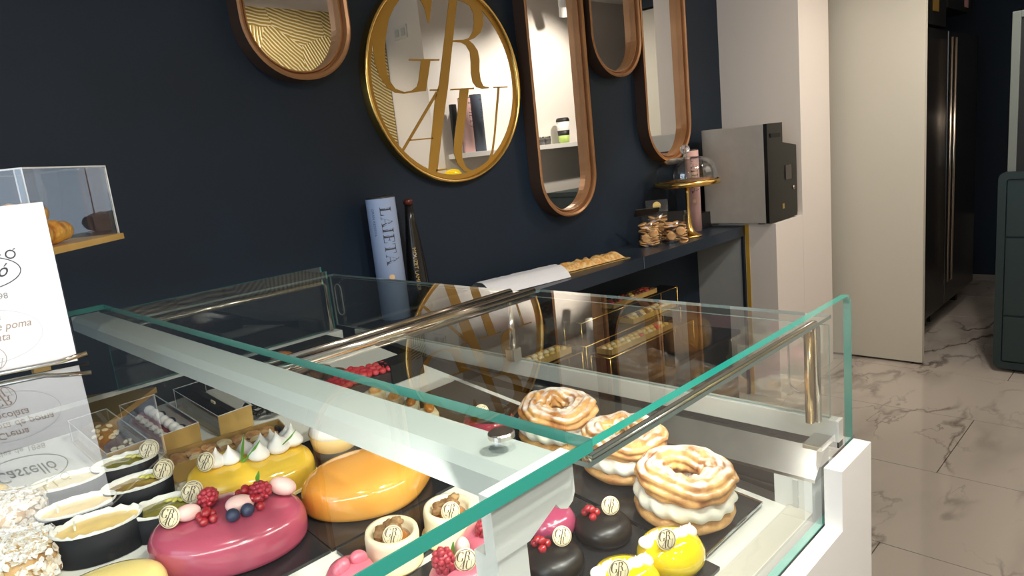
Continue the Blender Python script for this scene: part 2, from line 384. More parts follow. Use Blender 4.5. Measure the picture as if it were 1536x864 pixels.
def text_mesh(s, size, mat_, align='CENTER', extr=.0003, font_shear=0, sx=1):
    cu = bpy.data.curves.new('text', 'FONT'); cu.body = s; cu.size = size; cu.align_x = align; cu.extrude = extr; cu.shear = font_shear
    cu.resolution_u = 3
    o = bpy.data.objects.new('text_tmp', cu); link(o)
    dg = bpy.context.evaluated_depsgraph_get(); dg.update()
    me = bpy.data.meshes.new_from_object(o.evaluated_get(dg)); bpy.data.objects.remove(o); bpy.data.curves.remove(cu)
    me.materials.clear(); me.materials.append(mat_)
    if sx != 1:
        for v in me.vertices: v.co.x *= sx
    return me
LOGO = [[(-683,729),(-777,614),(-842,463),(-863,324),(-868,185),(-834,55),(-763,-47),(-681,-95),(-577,-107),(-426,-93),(-306,-84),(-203,205),(-87,209),(-82,223),(-463,219),(-468,203),(-318,203),(-381,12),(-410,-40),(-478,-77),(-574,-91),(-674,-58),(-722,4),(-747,85),(-752,187),(-737,298),(-711,399),(-646,572),(-563,687),(-485,763),(-411,814),(-328,830),(-265,805),(-219,751),(-190,691),(-179,587),(-169,561),(-156,578),(-108,728),(-81,824),(-103,817),(-142,793),(-217,844),(-323,861),(-457,855),(-581,806)],[(249,833),(365,841),(488,829),(559,772),(586,684),(575,582),(517,500),(429,446),(346,418),(403,384),(457,317),(467,227),(449,112),(452,20),(483,-43),(563,-56),(561,-67),(462,-72),(383,-54),(336,-2),(326,89),(340,202),(343,303),(299,369),(234,395),(128,397),(133,414),(268,422),(350,443),(415,507),(449,598),(452,699),(415,763),(343,796),(246,811)],[(155,860),(262,869),(-19,-64),(-109,-319),(-291,-893),(-403,-869),(-197,-148),(-125,-21)],[(-4,814),(165,821),(162,805),(-7,798)],[(-176,-89),(-169,-125),(-680,-658),(-706,-647)],[(-252,-70),(-141,-69),(-144,-84),(-254,-84)],[(-587,-541),(-288,-539),(-290,-551),(-589,-555)],[(-300,-857),(-155,-858),(-156,-871),(-303,-877)],[(17,-68),(344,-59),(342,-74),(15,-82)],[(144,-77),(267,-73),(160,-405),(75,-676),(68,-777),(105,-869),(201,-923),(311,-901),(431,-833),(501,-733),(565,-553),(696,-60),(724,-61),(580,-580),(528,-735),(465,-849),(325,-928),(198,-942),(65,-904),(-7,-821),(-38,-718),(-11,-583),(69,-339)],[(632,-52),(849,-49),(847,-62),(630,-65)]]
def logo_bm(r, d0, d1, axis='y', flip=1):
    bm = new()
    for p in LOGO: prism(bm, [(a*r/1000*flip, b*r/1000) for a, b in p], axis, d0, d1)
    return bm
def ring_flat(bm, c, ro, ri, axis, d0, d1, n=64):
    v = []
    for k in range(n):
        a = 2*PI*k/n; row = []
        for r, d in ((ro, d0), (ro, d1), (ri, d1), (ri, d0)):
            p = (c[0]+r*math.cos(a), c[1]+r*math.sin(a))
            row.append(bm.verts.new({'y': (p[0], d, p[1]), 'z': (p[0], p[1], d)}[axis]))
        v.append(row)
    for k in range(n):
        A, B = v[k], v[(k+1) % n]
        for j in range(4): bm.faces.new((A[j], B[j], B[(j+1) % 4], A[(j+1) % 4]))
    return bm
# ------------------------------------------------------------------ mirrors
def stadium(hw, zb, zt, r, n=14):
    pts = []
    for (cx, cz, a0) in ((hw-r, zb+r, -PI/2), (hw-r, zt-r, 0), (-hw+r, zt-r, PI/2), (-hw+r, zb+r, PI)):
        for k in range(n+1): a = a0+PI/2*k/n; pts.append((cx+r*math.cos(a), cz+r*math.sin(a)))
    return pts
def pill_mirror(name, label, xc, zb, zt, hw, depth, group=None, innerm=None):
    t = thing(name, label, 'mirror', (xc, W-.001, (zb+zt)/2), group=group)
    h = (zt-zb)/2; r = hw*.97
    def off(o): return stadium(hw-o, -h+o, h-o, r-o)
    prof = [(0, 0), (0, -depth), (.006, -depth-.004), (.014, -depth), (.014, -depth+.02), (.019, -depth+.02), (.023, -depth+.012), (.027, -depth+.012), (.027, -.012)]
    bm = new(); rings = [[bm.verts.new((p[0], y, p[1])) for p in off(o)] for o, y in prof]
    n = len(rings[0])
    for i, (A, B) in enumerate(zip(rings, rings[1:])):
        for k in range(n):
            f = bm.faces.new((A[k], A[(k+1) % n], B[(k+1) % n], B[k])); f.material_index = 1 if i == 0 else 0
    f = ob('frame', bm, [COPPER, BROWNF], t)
    bm = new(); prism(bm, off(.026), 'y', -.02, -.012); ob('mirror_glass', bm, MIRROR, t)
    return t
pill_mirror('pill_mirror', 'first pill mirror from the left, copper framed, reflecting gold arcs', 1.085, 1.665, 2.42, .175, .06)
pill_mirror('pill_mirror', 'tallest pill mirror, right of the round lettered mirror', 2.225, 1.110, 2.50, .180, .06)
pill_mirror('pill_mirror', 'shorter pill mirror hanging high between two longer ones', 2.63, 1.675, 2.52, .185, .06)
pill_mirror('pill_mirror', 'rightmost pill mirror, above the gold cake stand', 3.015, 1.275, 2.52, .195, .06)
rm = thing('round_mirror', 'round gold framed mirror printed with tall gold GRAU letters', 'mirror', (1.658, W-.001, 1.662))
R = .352
bm = new(); 
prof = [(R, 0), (R, -.03), (R-.004, -.036), (R-.009, -.036), (R-.014, -.03), (R-.014, -.012)]
rings = [[bm.verts.new((r*math.cos(2*PI*k/72), y, r*math.sin(2*PI*k/72))) for k in range(72)] for r, y in prof]
for A, B in zip(rings, rings[1:]):
    for k in range(72): bm.faces.new((A[k], A[(k+1) % 72], B[(k+1) % 72], B[k]))
ob('frame', bm, GOLD, rm, True)
bm = new(); prism(bm, [((R-.013)*math.cos(2*PI*k/72), (R-.013)*math.sin(2*PI*k/72)) for k in range(72)], 'y', -.020, -.012); ob('mirror_glass', bm, MIRROR, rm)
bm = new(); ring_flat(bm, (0, 0), R-.014, R-.030, 'y', -.0215, -.0205, 72); ob('border_band', bm, GOLDP, rm)
ob('lettering', logo_bm(R-.006, -.0216, -.0206), GOLDP, rm)

# ------------------------------------------------------------------ back wall shelf
sh = thing('wall_shelf', 'long navy shelf along the navy wall, below the mirrors', 'shelf', (0, 0, 0))
ob('shelf_board', bx((.2, 1.665, .857), (3.3165, W-.001, .909), .001), NAVYS, sh)
ob('board_joint', bx((2.405, 1.6645, .858), (2.4065, 1.6652, .908)), mat('joint_grey', (.25, .27, .3), .5), sh)
ob('end_upright', bx((3.300, 1.668, .0), (3.3165, 1.682, .857)), NAVYS, sh)
ob('grey_end_panel', bx((3.305, 1.685, .0), (3.3165, W-.001, .857)), mat('grey_panel', (.36, .37, .36), .5), sh)
ob('gold_edge_trim', bx((3.3168 - .003, 1.645, 0), (3.3168 + -.0002, 1.6648, .912)), mat('gold_trim', (.75, .45, .06), .35, metal=.3), sh)
# low dark base counter under the shelf
bc = thing('base_counter', 'low black base counter standing under the navy shelf', 'counter', (0, 0, 0))
ob('body', bx((.2, 1.56, .05), (2.98, W-.002, .43), .002), BLACK, bc)
ob('worktop', bx((.2, 1.55, .43), (3.0, W-.002, .45), .002), mat('black_gloss', (.01, .01, .012), .2), bc)
ob('plinth_board', bx((.2, 1.60, 0), (2.98, W-.002, .05)), BLACK, bc)

# tall cylindrical tins
def tin(name, label, loc, r, h, body, letters, ink, small=None, lean=0, ang0=0, rz=0, ch=.030, star=True, ps='LAIETÀ'):
    t = thing(name, label, 'tin', loc, rz)
    if lean: t.rotation_euler = (0, lean, rz)
    bm = new(); lathe(bm, [(0, 0), (r, 0), (r, h-.006)], 48); ob('tube', bm, body, t, True)
    bm = new(); lathe(bm, [(r*.985, h-.006), (r*.985, h-.001), (r*.9, h), (0, h)], 48); ob('lid', bm, mat('tin_lid_dark', (.03, .03, .035), .4), t, True)
    def wrap(polys, height, x0, ztop, m, nm):
        bm = new()
        for p in polys: prism(bm, p, 'z', 0, .02)
        bmesh.ops.triangulate(bm, faces=bm.faces)
        bmesh.ops.subdivide_edges(bm, edges=bm.edges, cuts=2)
        for v in bm.verts:   # glyph x runs down the tin, glyph y runs to the right
            s = x0 + v.co.y*height; zz = ztop - v.co.x*height
            a = -PI/2 + ang0 + s/r; rr = r*1.004 + v.co.z*.02
            v.co = Vector((rr*math.cos(a), rr*math.sin(a), zz))
        ob(nm, bm, m, t)
    pl, wd = word_polys(ps)
    wrap(pl, ch, -.006, h-.033, ink, 'lettering')
    if small:
        me = text_mesh(small, 1, ink, 'LEFT'); polys = []
        for f in me.polygons:
            if f.normal.z > .5: polys.append([tuple(me.vertices[i].co[:2]) for i in f.vertices])
        wrap(polys, .0125, -.034, h-.035, mat('tin_small_print', (.12, .20, .36), .5), 'small_lettering')
    if star:
        bm = new(); lathe(bm, [(0, 0), (.009, 0), (.009, .001), (0, .001)], 10)
        for v in bm.verts:
            s = .004+v.co.x; zz = h-.255+v.co.y; a = -PI/2+ang0+s/r; rr = r*1.006+v.co.z
            v.co = Vector((rr*math.cos(a), rr*math.sin(a), zz))
        ob('seal', bm, mat('tin_seal_peach', (.75, .50, .28), .5), t)
    return t
BLUE = mat('pale_blue_card', (.40, .50, .72), .45)
PINK = mat('pale_pink_card', (.80, .50, .48), .5)
def facing(p): return math.atan2(-p[0], p[1])   # rz that turns local -Y towards the camera
p = ony(578, 455, 1.85); 
tin('tall_tin', 'tall pale blue cylindrical tin lettered LAIETÀ on the navy shelf', (1.262, 1.855, .9092), .0465, .395, BLUE, 'LAIETÀ', INK, 'GRAN RESERVA', rz=-math.atan2(1.262, 1.855), ch=.036)
tin('tall_tin', 'tall pink tin lettered LAIETÀ behind the gold cake stand', (3.125, 1.838, .9092), .034, .410, PINK, 'LAIETÀ', INK, None, rz=-math.atan2(3.125, 1.84), ch=.036)
tin('tall_tin', 'pink tin on the white ledge, seen in the round mirror', (3.37, .08, 1.4302), .045, .38, PINK, 'x', INK, None, rz=PI-.6, ch=.036, star=False)
tin('tall_tin', 'slate blue tin on the white ledge, seen in the round mirror', (3.48, .08, 1.4302), .045, .40, mat('slate_card', (.10, .13, .18), .5), 'x', INK, None, rz=PI-.6, ch=.036, star=False)
tin('tall_tin', 'slim black tin on the white ledge, seen in the round mirror', (3.285, .05, 1.4302), .026, .34, BLACK, 'x', INK, None, rz=PI-.6, ch=.02, star=False)
tag(ob('small_ledge', bx((3.115, -.0195, 1.218), (3.29, .16, 1.2377), .002), WHITE), 'small white ledge carrying the yellow dome cake, on the white wall', 'shelf')
yb = thing('dome_cake', 'bright yellow dome cake on a small white ledge, seen in the round mirror', 'cake', (3.20, .068, 1.2402))
bm = new(); lathe(bm, [(.0, 0), (.075, 0), (.08, .02), (.07, .055), (.045, .08), (0, .092)], 28); ob('glaze', bm, mat('lemon_glaze', (.85, .60, .01), .12, coat=.6), yb, True)
bm = new(); lathe(bm, [(0, -.002), (.085, -.002), (.085, .004), (0, .004)], 28); ob('gold_card', bm, GOLDM, yb)
# slim black bottle
bt = thing('bottle', 'slim black bottle with gold lettering beside the blue tin', 'bottle', (1.372, 1.86, .9092), -math.atan2(1.372, 1.86))
bm = new(); lathe(bm, [(0, 0), (.036, 0), (.038, .004), (.037, .06), (.032, .16), (.024, .24), (.017, .30), (.0135, .355), (0, .355)], 32)
ob('body', bm, mat('black_bottle_glass', (.006, .005, .005), .22, coat=.3), bt, True)
bm = new(); lathe(bm, [(.0136, .355), (.0155, .356), (.016, .368), (.012, .373), (0, .374)], 24); ob('cap', bm, mat('bottle_cap_red', (.12, .03, .02), .35, metal=.4), bt, True)
me = text_mesh('MOUZET LAMBIER', .0175, mat('gold_ink', (.80, .58, .20), .45), 'LEFT', .0006)
for v in me.vertices:
    z = .215 - v.co.x; s = v.co.y - .006
    rr = .0385
    for (ra, za), (rb, zb) in zip([(.038, .004), (.037, .06), (.032, .16), (.024, .24)], [(.037, .06), (.032, .16), (.024, .24), (.017, .30)]):
        if za <= z <= zb: rr = ra+(rb-ra)*(z-za)/(zb-za)+.0014
    a = -PI/2 + s/rr; v.co = Vector((rr*math.cos(a), rr*math.sin(a), z))
ob('lettering', me, None, bt)
# ------------------------------------------------------------------ shelf goods
# puff pastry slab on gold board, half covered by white paper
def S(px, py, z=.909): return onz(px, py, z)
ANG = math.atan2(-.03, .33)
pb = thing('coca_pastry', 'long golden flat pastry on a gold board lying on the navy shelf', 'pastry', (2.02, 1.80, .9092), -.10)
bm = new(); box(bm, (-.02, -.055, 0), (.36, .055, .003), 0, .001); ob('gold_board', bm, GOLDM, pb)
bm = new(); NX, NY = 60, 10; vv = []
for i in range(NX+1):
    row = []
    for j in range(NY+1):
        x = -.018+.365*i/NX; y = -.047+.094*j/NY
        e = min(1, 5*min(i/NX, 1-i/NX)*3+.05)*min(1, 4*min(j/NY, 1-j/NY)+.1)
        row.append(bm.verts.new((x, y+.003*hnoise(x*40, 1, 0), .004+e*(.024+.012*hnoise(x*38, y*38, 2)))))
    vv.append(row)
for i in range(NX):
    for j in range(NY): bm.faces.new((vv[i][j], vv[i+1][j], vv[i+1][j+1], vv[i][j+1]))
ob('crust', bm, mat('almond_crust', (.72, .34, .07), .4, noise=(60, (.92, .66, .30), .38, .62), bump=.5, bscale=120), pb, True)
pp = thing('paper_sheet', 'white crinkled paper sheet covering the left half of the long pastry', 'paper', (1.815, 1.80, .9094), -.15)
bm = new(); NX, NY = 40, 14; vv = []
for i in range(NX+1):
    row = []
    for j in range(NY+1):
        u = i/NX; v = j/NY; x = -.20+.37*u + .02*(v-.5); y = -.085+.17*v
        e = min(1, 3.0*min(v, 1-v)+.0)
        row.append(bm.verts.new((x, y, .0015+.040*e**.6+.002*hnoise(x*60, y*60, 5)*e)))
    vv.append(row)
for i in range(NX):
    for j in range(NY): bm.faces.new((vv[i][j], vv[i+1][j], vv[i+1][j+1], vv[i][j+1]))
ob('sheet', bm, mat('white_paper', (.82, .82, .84), .7, bump=.5, bscale=45), pp, True)

# cake stand with glass dome
cx, cy = 2.945, 1.765
cs = thing('cake_stand', 'gold pedestal cake stand under a clear glass dome, on the navy shelf', 'cake stand', (cx, cy, .9092))
bm = new(); lathe(bm, [(0, 0), (.058, 0), (.060, .004), (.050, .010), (.030, .022), (.017, .045), (.011, .09), (.009, .15), (.010, .21), (.013, .246), (0, .246)], 40); ob('pedestal', bm, GOLD, cs, True)
bm = new(); lathe(bm, [(0, .246), (.148, .246), (.155, .249), (.156, .268), (.151, .271), (.149, .262), (0, .260)], 56); ob('plate', bm, GOLD, cs, True)
bm = new(); lathe(bm, [(.140, .262), (.143, .300), (.136, .338), (.112, .366), (.070, .380), (0, .384)], 48)
lathe(bm, [(.137, .262), (.140, .300), (.133, .336), (.110, .363), (.069, .377), (0, .381)], 48)
dm = ob('glass_dome', bm, glassmat('dome_glass', 1.5, (.93, .94, .94)), cs, True)
bm = new(); lathe(bm, [(0, .382), (.010, .384), (.008, .394), (.018, .402), (.024, .416), (.020, .430), (.010, .438), (0, .440)], 24); ob('knob', bm, mat('solid_glass', (.9, .92, .92), .02, trans=.9, coat=.3), dm, True)

# cookie bags
COOK = mat('biscuit', (.56, .25, .07), .6, noise=(50, (.78, .50, .22), .35, .65), bump=.4, bscale=150)
CHOCO = mat('biscuit_chocolate', (.10, .035, .015), .45)
def cookie_mesh(r):
    bm = new(); lathe(bm, [(0, 0), (r*.9, 0), (r, .0015), (r, .004), (r*.85, .0065), (0, .0065)], 14); return mesh_of(bm, 'cookie', True)
CKM = cookie_mesh(.021); CKM.materials.append(COOK)
CKM2 = cookie_mesh(.021); CKM2.materials.append(CHOCO)
def cookie_bag(label, loc, w, h, d, rz, dark=0, tall=.10):
    t = thing('cookie_bag', label, 'bag', loc, rz, group=None)
    rnd = random.Random(int(loc[0]*1000))
    n = 0
    for lay in range(int(h/.0105)):
        for k in range(3):
            x = (k-1)*w*.32+rnd.uniform(-.005, .005); z = .004+lay*.0105+rnd.uniform(0, .003)
            o = ob('cookie', CKM2 if rnd.random() < dark else CKM, None, t)
            o.location = (x, rnd.uniform(-d*.2, d*.12)-.004, z)
            o.rotation_euler = (rnd.uniform(-.35, .35), rnd.uniform(-.4, .4), rnd.uniform(0, 6))
    for k in range(2):
        o = ob('cookie', CKM, None, t); o.location = (w*(.22-.42*k), -d*.5, h*(.55-.2*k)); o.rotation_euler = (1.45, .15, 0)
    bm = new()
    NP = 10; rows = []
    for i in range(NP+1):
        zz = i/NP; z = zz*(h+.045); th = d*.62*(1-max(0, (zz-.55)/.45))**.7+.002; ww = w*.56
        row = []
        for k in range(20):
            a = 2*PI*k/20; c, s = math.cos(a), math.sin(a)
            row.append(bm.verts.new((ww*abs(c)**.5*(1 if c > 0 else -1), th*abs(s)**.8*(1 if s > 0 else -1)+.003*hnoise(c*2, s*2, z*40), z+.001)))
        rows.append(row)
    for A, B in zip(rows, rows[1:]):
        for k in range(20): bm.faces.new((A[k], A[(k+1) % 20], B[(k+1) % 20], B[k]))
    ob('film', bm, glassmat('bag_film', 1.5, (.93, .93, .93), 1, .12) if 'bag_film' not in MATS else MATS['bag_film'], t, True)
    return t
rzc = -math.atan2(2.75, 1.8)
cookie_bag('clear bag of round cookies with a black card top, left of the cake stand', (2.66, 1.80, .9092), .080, .115, .05, rzc)
b2_ = cookie_bag('clear bag of thin layered cookies right beside the cake stand foot', (2.775, 1.735, .9092), .098, .10, .05, rzc, .35)
b3_ = cookie_bag('cookie bag with black marbled card and gold seal, behind the other two bags', (2.80, 1.845, .9092), .085, .125, .045, rzc)
t = ob('header_card', new(), None, b3_); bpy.data.objects.remove(t)
o = ob('header_card', bx((-.052, -.002, .165), (.052, .002, .222), .0005), SLATE, b3_); o.rotation_euler = (-.25, 0, 0); o.location = (0, -.03, -.02)
bm = new(); lathe(bm, [(0, 0), (.019, 0), (.019, .001), (0, .001)], 24); s_ = ob('seal', bm, mat('seal_gold', (.70, .50, .16), .35, metal=.6), o); s_.rotation_euler = (PI/2, 0, 0); s_.location = (0, -.0022, .194)
o = ob('header_card', bx((-.055, -.004, 0), (.055, 0, .055), .0005), BLACK, [x for x in bpy.data.objects if x.name == 'cookie_bag'][0]); o.rotation_euler = (.9, 0, .25); o.location = (-.012, .0, .145)

# coin machine
mz = .9182; mx0, my0, mx1, my1 = 3.27, 1.512, 3.60, 1.86
cm_ = thing('coin_machine', 'grey steel cash machine with glossy black front on the white plinth', 'machine', (mx0, my0, mz))
hM = .487; dM = my1-my0; wM = mx1-mx0
BG = mat('glossy_black_panel', (.006, .006, .005), .3, coat=.1, spec=.3)
ob('housing', bx((0, .018, .006), (.16, dM, hM), .006), mat('machine_grey', (.50, .48, .44), .42, metal=.3, noise=(20, (.54, .52, .48), .3, .7)), cm_)
ob('housing_base', bx((.16, .018, .006), (wM, dM, hM*.76), .004), mat('machine_grey'), cm_)
bm = new(); prism(bm, [(-.001, .006), (wM*.98, .006), (wM, .03), (wM, hM*.755), (.17, hM*.80), (.17, hM), (-.001, hM)], 'y', 0, .0178); ob('front_panel', bm, BG, cm_)
ob('note_slot', bx((.03, -.004, hM*.86), (.14, .0, hM*.90), .001), mat('slot_black', (.002, .002, .002), .6), cm_)
ob('coin_window', bx((.19, -.003, .20), (.265, 0, .275), .004), mat('window_dark', (.05, .04, .035), .2), cm_)
bm = new(); lathe(bm, [(0, 0), (.011, 0), (.010, .005), (0, .007)], 20); o = ob('button', bm, CHROME, cm_, True); o.rotation_euler = (PI/2, 0, 0); o.location = (.285, 0, .155)
ob('badge', bx((.150, -.0012, .06), (.172, 0, .085), .0003), mat('badge_gold', (.55, .38, .12), .4, metal=.6), cm_)
for k in range(4): ob('foot', bx((.02+.25*(k % 2), .04+.25*(k//2), 0), (.05+.25*(k % 2), .07+.25*(k//2), .006)), BLACK, cm_)
tag(ob('black_box', bx((3.17, 1.83, .9092), (3.27, 1.92, .99), .003), BLACK), 'small black box on the shelf between pink tin and cash machine', 'box')

# fridges, upper cabinets, corridor
def fridge(label, x0, x1):
    t = thing('fridge', label, 'fridge', (x0, 1.22, 0))
    wd = x1-x0
    ob('cabinet', bx((0, 0, .12), (wd, .70, 1.86), .004), mat('fridge_dark_steel', (.035, .032, .03), .3, metal=.85), t)
    d = ob('door', bx((.006, -.05, .14), (wd-.006, -.002, 1.845), .006), mat('fridge_door_steel', (.10, .092, .085), .26, metal=.9), t)
    for k in range(4): ob('foot', bx((.04+(wd-.12)*(k % 2), .04+.5*(k//2), 0), (.08+(wd-.12)*(k % 2), .08+.5*(k//2), .12)), DARK, t)
    return t, d
f1, d1 = fridge('dark steel upright fridge nearest the beige door', 4.28, 5.02)
f2, d2 = fridge('dark steel upright fridge farther down the corridor', 5.03, 5.80)
HB = mat('handle_bronze', (.62, .54, .46), .25, metal=1)
bm = new(); tube(bm, [(.70, -.075, .30), (.70, -.08, 1.80)], .008); ob('handle', bm, HB, d1, True)
bm = new(); tube(bm, [(.04, -.075, .30), (.04, -.08, 1.80)], .010); ob('handle', bm, HB, d2, True)
uc = thing('upper_cabinet', 'dark wall cabinet above the fridges with a gold strip', 'cabinet', (4.28, 1.22, 1.88))
ob('body', bx((0, 0, 0), (.9, .6, .65), .003), BLACK, uc); ob('gold_strip', bx((.60, -.004, .08), (.72, 0, .6)), mat('dull_gold', (.45, .28, .06), .4, metal=.5), uc)
ob('door_edge', bx((.28, -.004, .02), (.32, 0, .62)), mat('dull_brown', (.22, .17, .13), .4), uc)
uc2 = thing('upper_cabinet', 'dark wall cabinet with small red label, farther down the corridor', 'cabinet', (5.2, 1.22, 2.0))
ob('body', bx((0, 0, 0), (.6, .6, .6), .003), BLACK, uc2); ob('sticker', bx((.42, -.002, .03), (.52, 0, .08)), mat('sticker_pink', (.5, .25, .25), .5), uc2)
# floating dark cabinet at right and tall frame above it
fc = thing('sideboard', 'dark teal panelled sideboard with rounded corners at the right edge', 'cabinet', (4.2, .75, 0))
TEAL = mat('dark_teal_lacquer', (.018, .034, .036), .4)
bm = new(); 
def rrect(y0, y1, z0, z1, r, n=6):
    o = []
    for (cy_, cz_, a0) in ((y1-r, z0+r, -PI/2), (y1-r, z1-r, 0), (y0+r, z1-r, PI/2), (y0+r, z0+r, PI)):
        for k in range(n+1): a = a0+PI/2*k/n; o.append((cy_+r*math.cos(a), cz_+r*math.sin(a)))
    return o
prism(bm, rrect(-.76, 0, .02, 1.045, .035), 'x', .02, .42); ob('carcass', bm, TEAL, fc)
outer = rrect(-.76, 0, .02, 1.045, .035); inner = rrect(-.735, -.035, .055, 1.01, .015)
bm = new(); A = [[bm.verts.new((x, p[0], p[1])) for p in L] for L, x in ((outer, .02), (outer, 0), (inner, 0), (inner, .02))]
for a, b in zip(A, A[1:]):
    for k in range(len(a)): bm.faces.new((a[k], a[(k+1) % len(a)], b[(k+1) % len(b)], b[k]))
ob('face_frame', bm, TEAL, fc)
for a, b in ((.06, .30), (.31, .71), (.72, 1.005)): ob('drawer_front', bx((.008, -.73, a), (.02, -.038, b), .002), mat('teal_front', (.022, .040, .043), .38), fc)
for y in (-.1, -.66):
    for x in (.04, .36): ob('foot', bx((x, y-.02, 0), (x+.04, y+.02, .02)), BLACK, fc)
fr = thing('standing_frame', 'tall slim grey-green framed dark panel standing on the sideboard', 'frame', (4.21, .735, 1.0455))
FG = mat('grey_green_frame', (.16, .18, .165), .4)
ob('post', bx((0, -.055, 0), (.03, -.02, .76), .003), FG, fr); ob('post', bx((0, -.17, 0), (.03, -.145, .76), .003), FG, fr)
ob('rail', bx((0, -.145, .73), (.03, -.055, .76), .003), FG, fr); ob('panel', bx((.01, -.145, 0), (.018, -.055, .73)), BLACK, fr)
ob('spacer_post', bx((6.2, 1.02, .05), (6.26, 1.08, .62), .003), mat('grey_post', (.22, .20, .18), .5)); tag(bpy.data.objects['spacer_post'], 'short grey post standing at the dark corridor end', 'post')
bpy.data.objects['spacer_post'].name = 'bollard'
bpy.data.objects['bollard'].location.z = -.05

# ceiling spots (fixtures)
for x, y, lb in ((4.0, .55, 'white cylindrical ceiling spot, seen in the short pill mirror'), (4.3, .3, 'white ceiling spot, seen in the rightmost pill mirror')):
    t = thing('ceiling_spot', lb, 'lamp', (x, y, ZC))
    bm = new(); tube(bm, [(0, 0, 0), (0, 0, -.05)], .01); ob('stem', bm, WHITE, t)
    bm = new(); tube(bm, [(0, 0, -.05), (.05, -.05, -.22)], .04, 20); ob('lamp_head', bm, WHITE, t)

# ------------------------------------------------------------------ stepped gold wire riser with boxes of sweets
ws = thing('wire_riser', 'three tier gold wire riser on the black base counter under the shelf', 'display stand', (2.0, 1.60, .4502))
wr = .003
def wire(pts, parent, name='wire_frame'):
    bm = new(); tube(bm, pts, wr, 6); return ob(name, bm, GOLD, parent, True)
steps = [(.0, .145, .02, .62), (.10, .245, .13, .74), (.20, .335, .24, .86)]
hh = (.125, .165, .225)
BX = lambda P: (P[0]-2.0, P[1]-1.60, P[2]-.4502)
tiers = []
for k, (ya, x0, x1) in enumerate(((0.0, .04, .66), (.10, .02, .72), (.20, .12, .86))):
    z = hh[k]; y0 = ya; y1 = ya+.095
    ob('tray', bx((x0, y0, z), (x1, y1, z+.003)), mat('mirror_black_tray', (.01, .01, .01), .1, coat=.5), ws)
    wire([(x0, y0, z), (x1, y0, z), (x1, y1, z), (x0, y1, z), (x0, y0, z)], ws)
    for (a, b) in ((x0, y0), (x1, y0), (x0, y1), (x1, y1)): wire([(a, b, z), (a, b, .003)], ws, 'leg')
    tiers.append((x0, x1, y0, z))
wire([(.66, 0, .003), (.72, .10, .003), (.86, .20, .003), (.86, .295, .003)], ws, 'base_bar')
wire([(.04, 0, .003), (.02, .10, .003), (.12, .20, .003), (.12, .295, .003)], ws, 'base_bar')
SWEETS = [mat('candy_red', (.70, .10, .08), .35), mat('candy_gold', (.75, .50, .15), .45), mat('candy_cream', (.85, .70, .42), .5), mat('choc_brown', (.16, .055, .03), .4)]
def sweet_box(label, x, y, z, w_, seed, cols, rz=0):
    t = thing('sweet_box', label, 'box', (x, y, z), rz)
    for nm, a, b in (('base', (0, 0, 0), (w_, .075, .003)), ('side', (0, 0, .003), (w_, .002, .022)), ('side', (0, .073, .003), (w_, .075, .022)), ('end', (0, .002, .003), (.002, .073, .022)), ('end', (w_-.002, .002, .003), (w_, .073, .022))):
        ob(nm, bx(a, b), GOLDM, t)
    rnd = random.Random(seed); n = int(w_/.03)
    for i in range(n):
        for j in range(2):
            bm = new(); ico(bm, (0, 0, 0), .013, 2, (1, 1, .8))
            for v in bm.verts: v.co *= 1+.15*hnoise(v.co.x*90+i, v.co.y*90+j, seed)
            o = ob('bonbon', bm, SWEETS[cols[rnd.randrange(len(cols))]], t, True); o.location = (.02+i*(w_-.04)/max(1, n-1), .022+j*.032, .0145+.004*rnd.random())
    return t
sweet_box('gold box of golden nuts and red sweets on the lowest riser tier', 2.06, 1.605, .4502+hh[0]+.0065, .44, 3, (1, 2, 0, 1))
sweet_box('gold box of layered cream sweets on the middle riser tier', 2.36, 1.708, .4502+hh[1]+.0065, .34, 5, (2, 3, 1))
sweet_box('gold box of dark wrapped chocolates on the top riser tier', 2.36, 1.808, .4502+hh[2]+.0065, .34, 8, (3, 0, 1, 3))
ws2 = thing('wire_riser', 'small gold wire riser at the left, seen through the case roof glass', 'display stand', (1.50, 1.62, .4502))
for (x0, x1, y0, y1, z) in ((0, .40, 0, .12, .19),):
    ob('tray', bx((x0, y0, z), (x1, y1, z+.003)), mat('mirror_black_tray'), ws2); wire([(x0, y0, z), (x1, y0, z), (x1, y1, z), (x0, y1, z), (x0, y0, z)], ws2)
    for (a, b) in ((x0, y0), (x1, y0), (x0, y1), (x1, y1)): wire([(a, b, z), (a, b, .003)], ws2, 'leg')
sweet_box('gold box of pale round sweets on the small left riser', 1.54, 1.635, .4502+.1965, .32, 11, (2, 1))
# ------------------------------------------------------------------ the display case
case = thing('display_case', 'white pastry display case with teal edged glass and metal rails', 'display case', (0, 0, 0))
XE, YN, YF = .771, .287, 1.385; XM = .330; XW0 = -.75; ZT = 1.195
bm = new(); prism(bm, [(XW0, .05), (.82, .05), (.82, 1.016), (.7275, 1.016), (.7275, .945), (XW0, .945)], 'y', .264, .2835); ob('front_skirt', bm, WHITE, case)
ob('end_panel', bx((.7765, .284, .05), (.82, YF+.01, .985), .001), WHITE, case)
ob('inner_end_front', bx((.735, .300, .90), (.7762, .345, .990), .0008), WHITE, case)
ob('inner_corner_strip', bx((.733, .316, .951), (.735, .322, .989)), mat('pale_grey_strip', (.62, .62, .60), .4), case)
ob('back_panel', bx((XW0, 1.36, .05), (.7762, YF+.01, 1.045), .001), WHITE, case)
ob('base', bx((XW0, .30, .02), (.77, 1.36, .05)), BLACK, case)
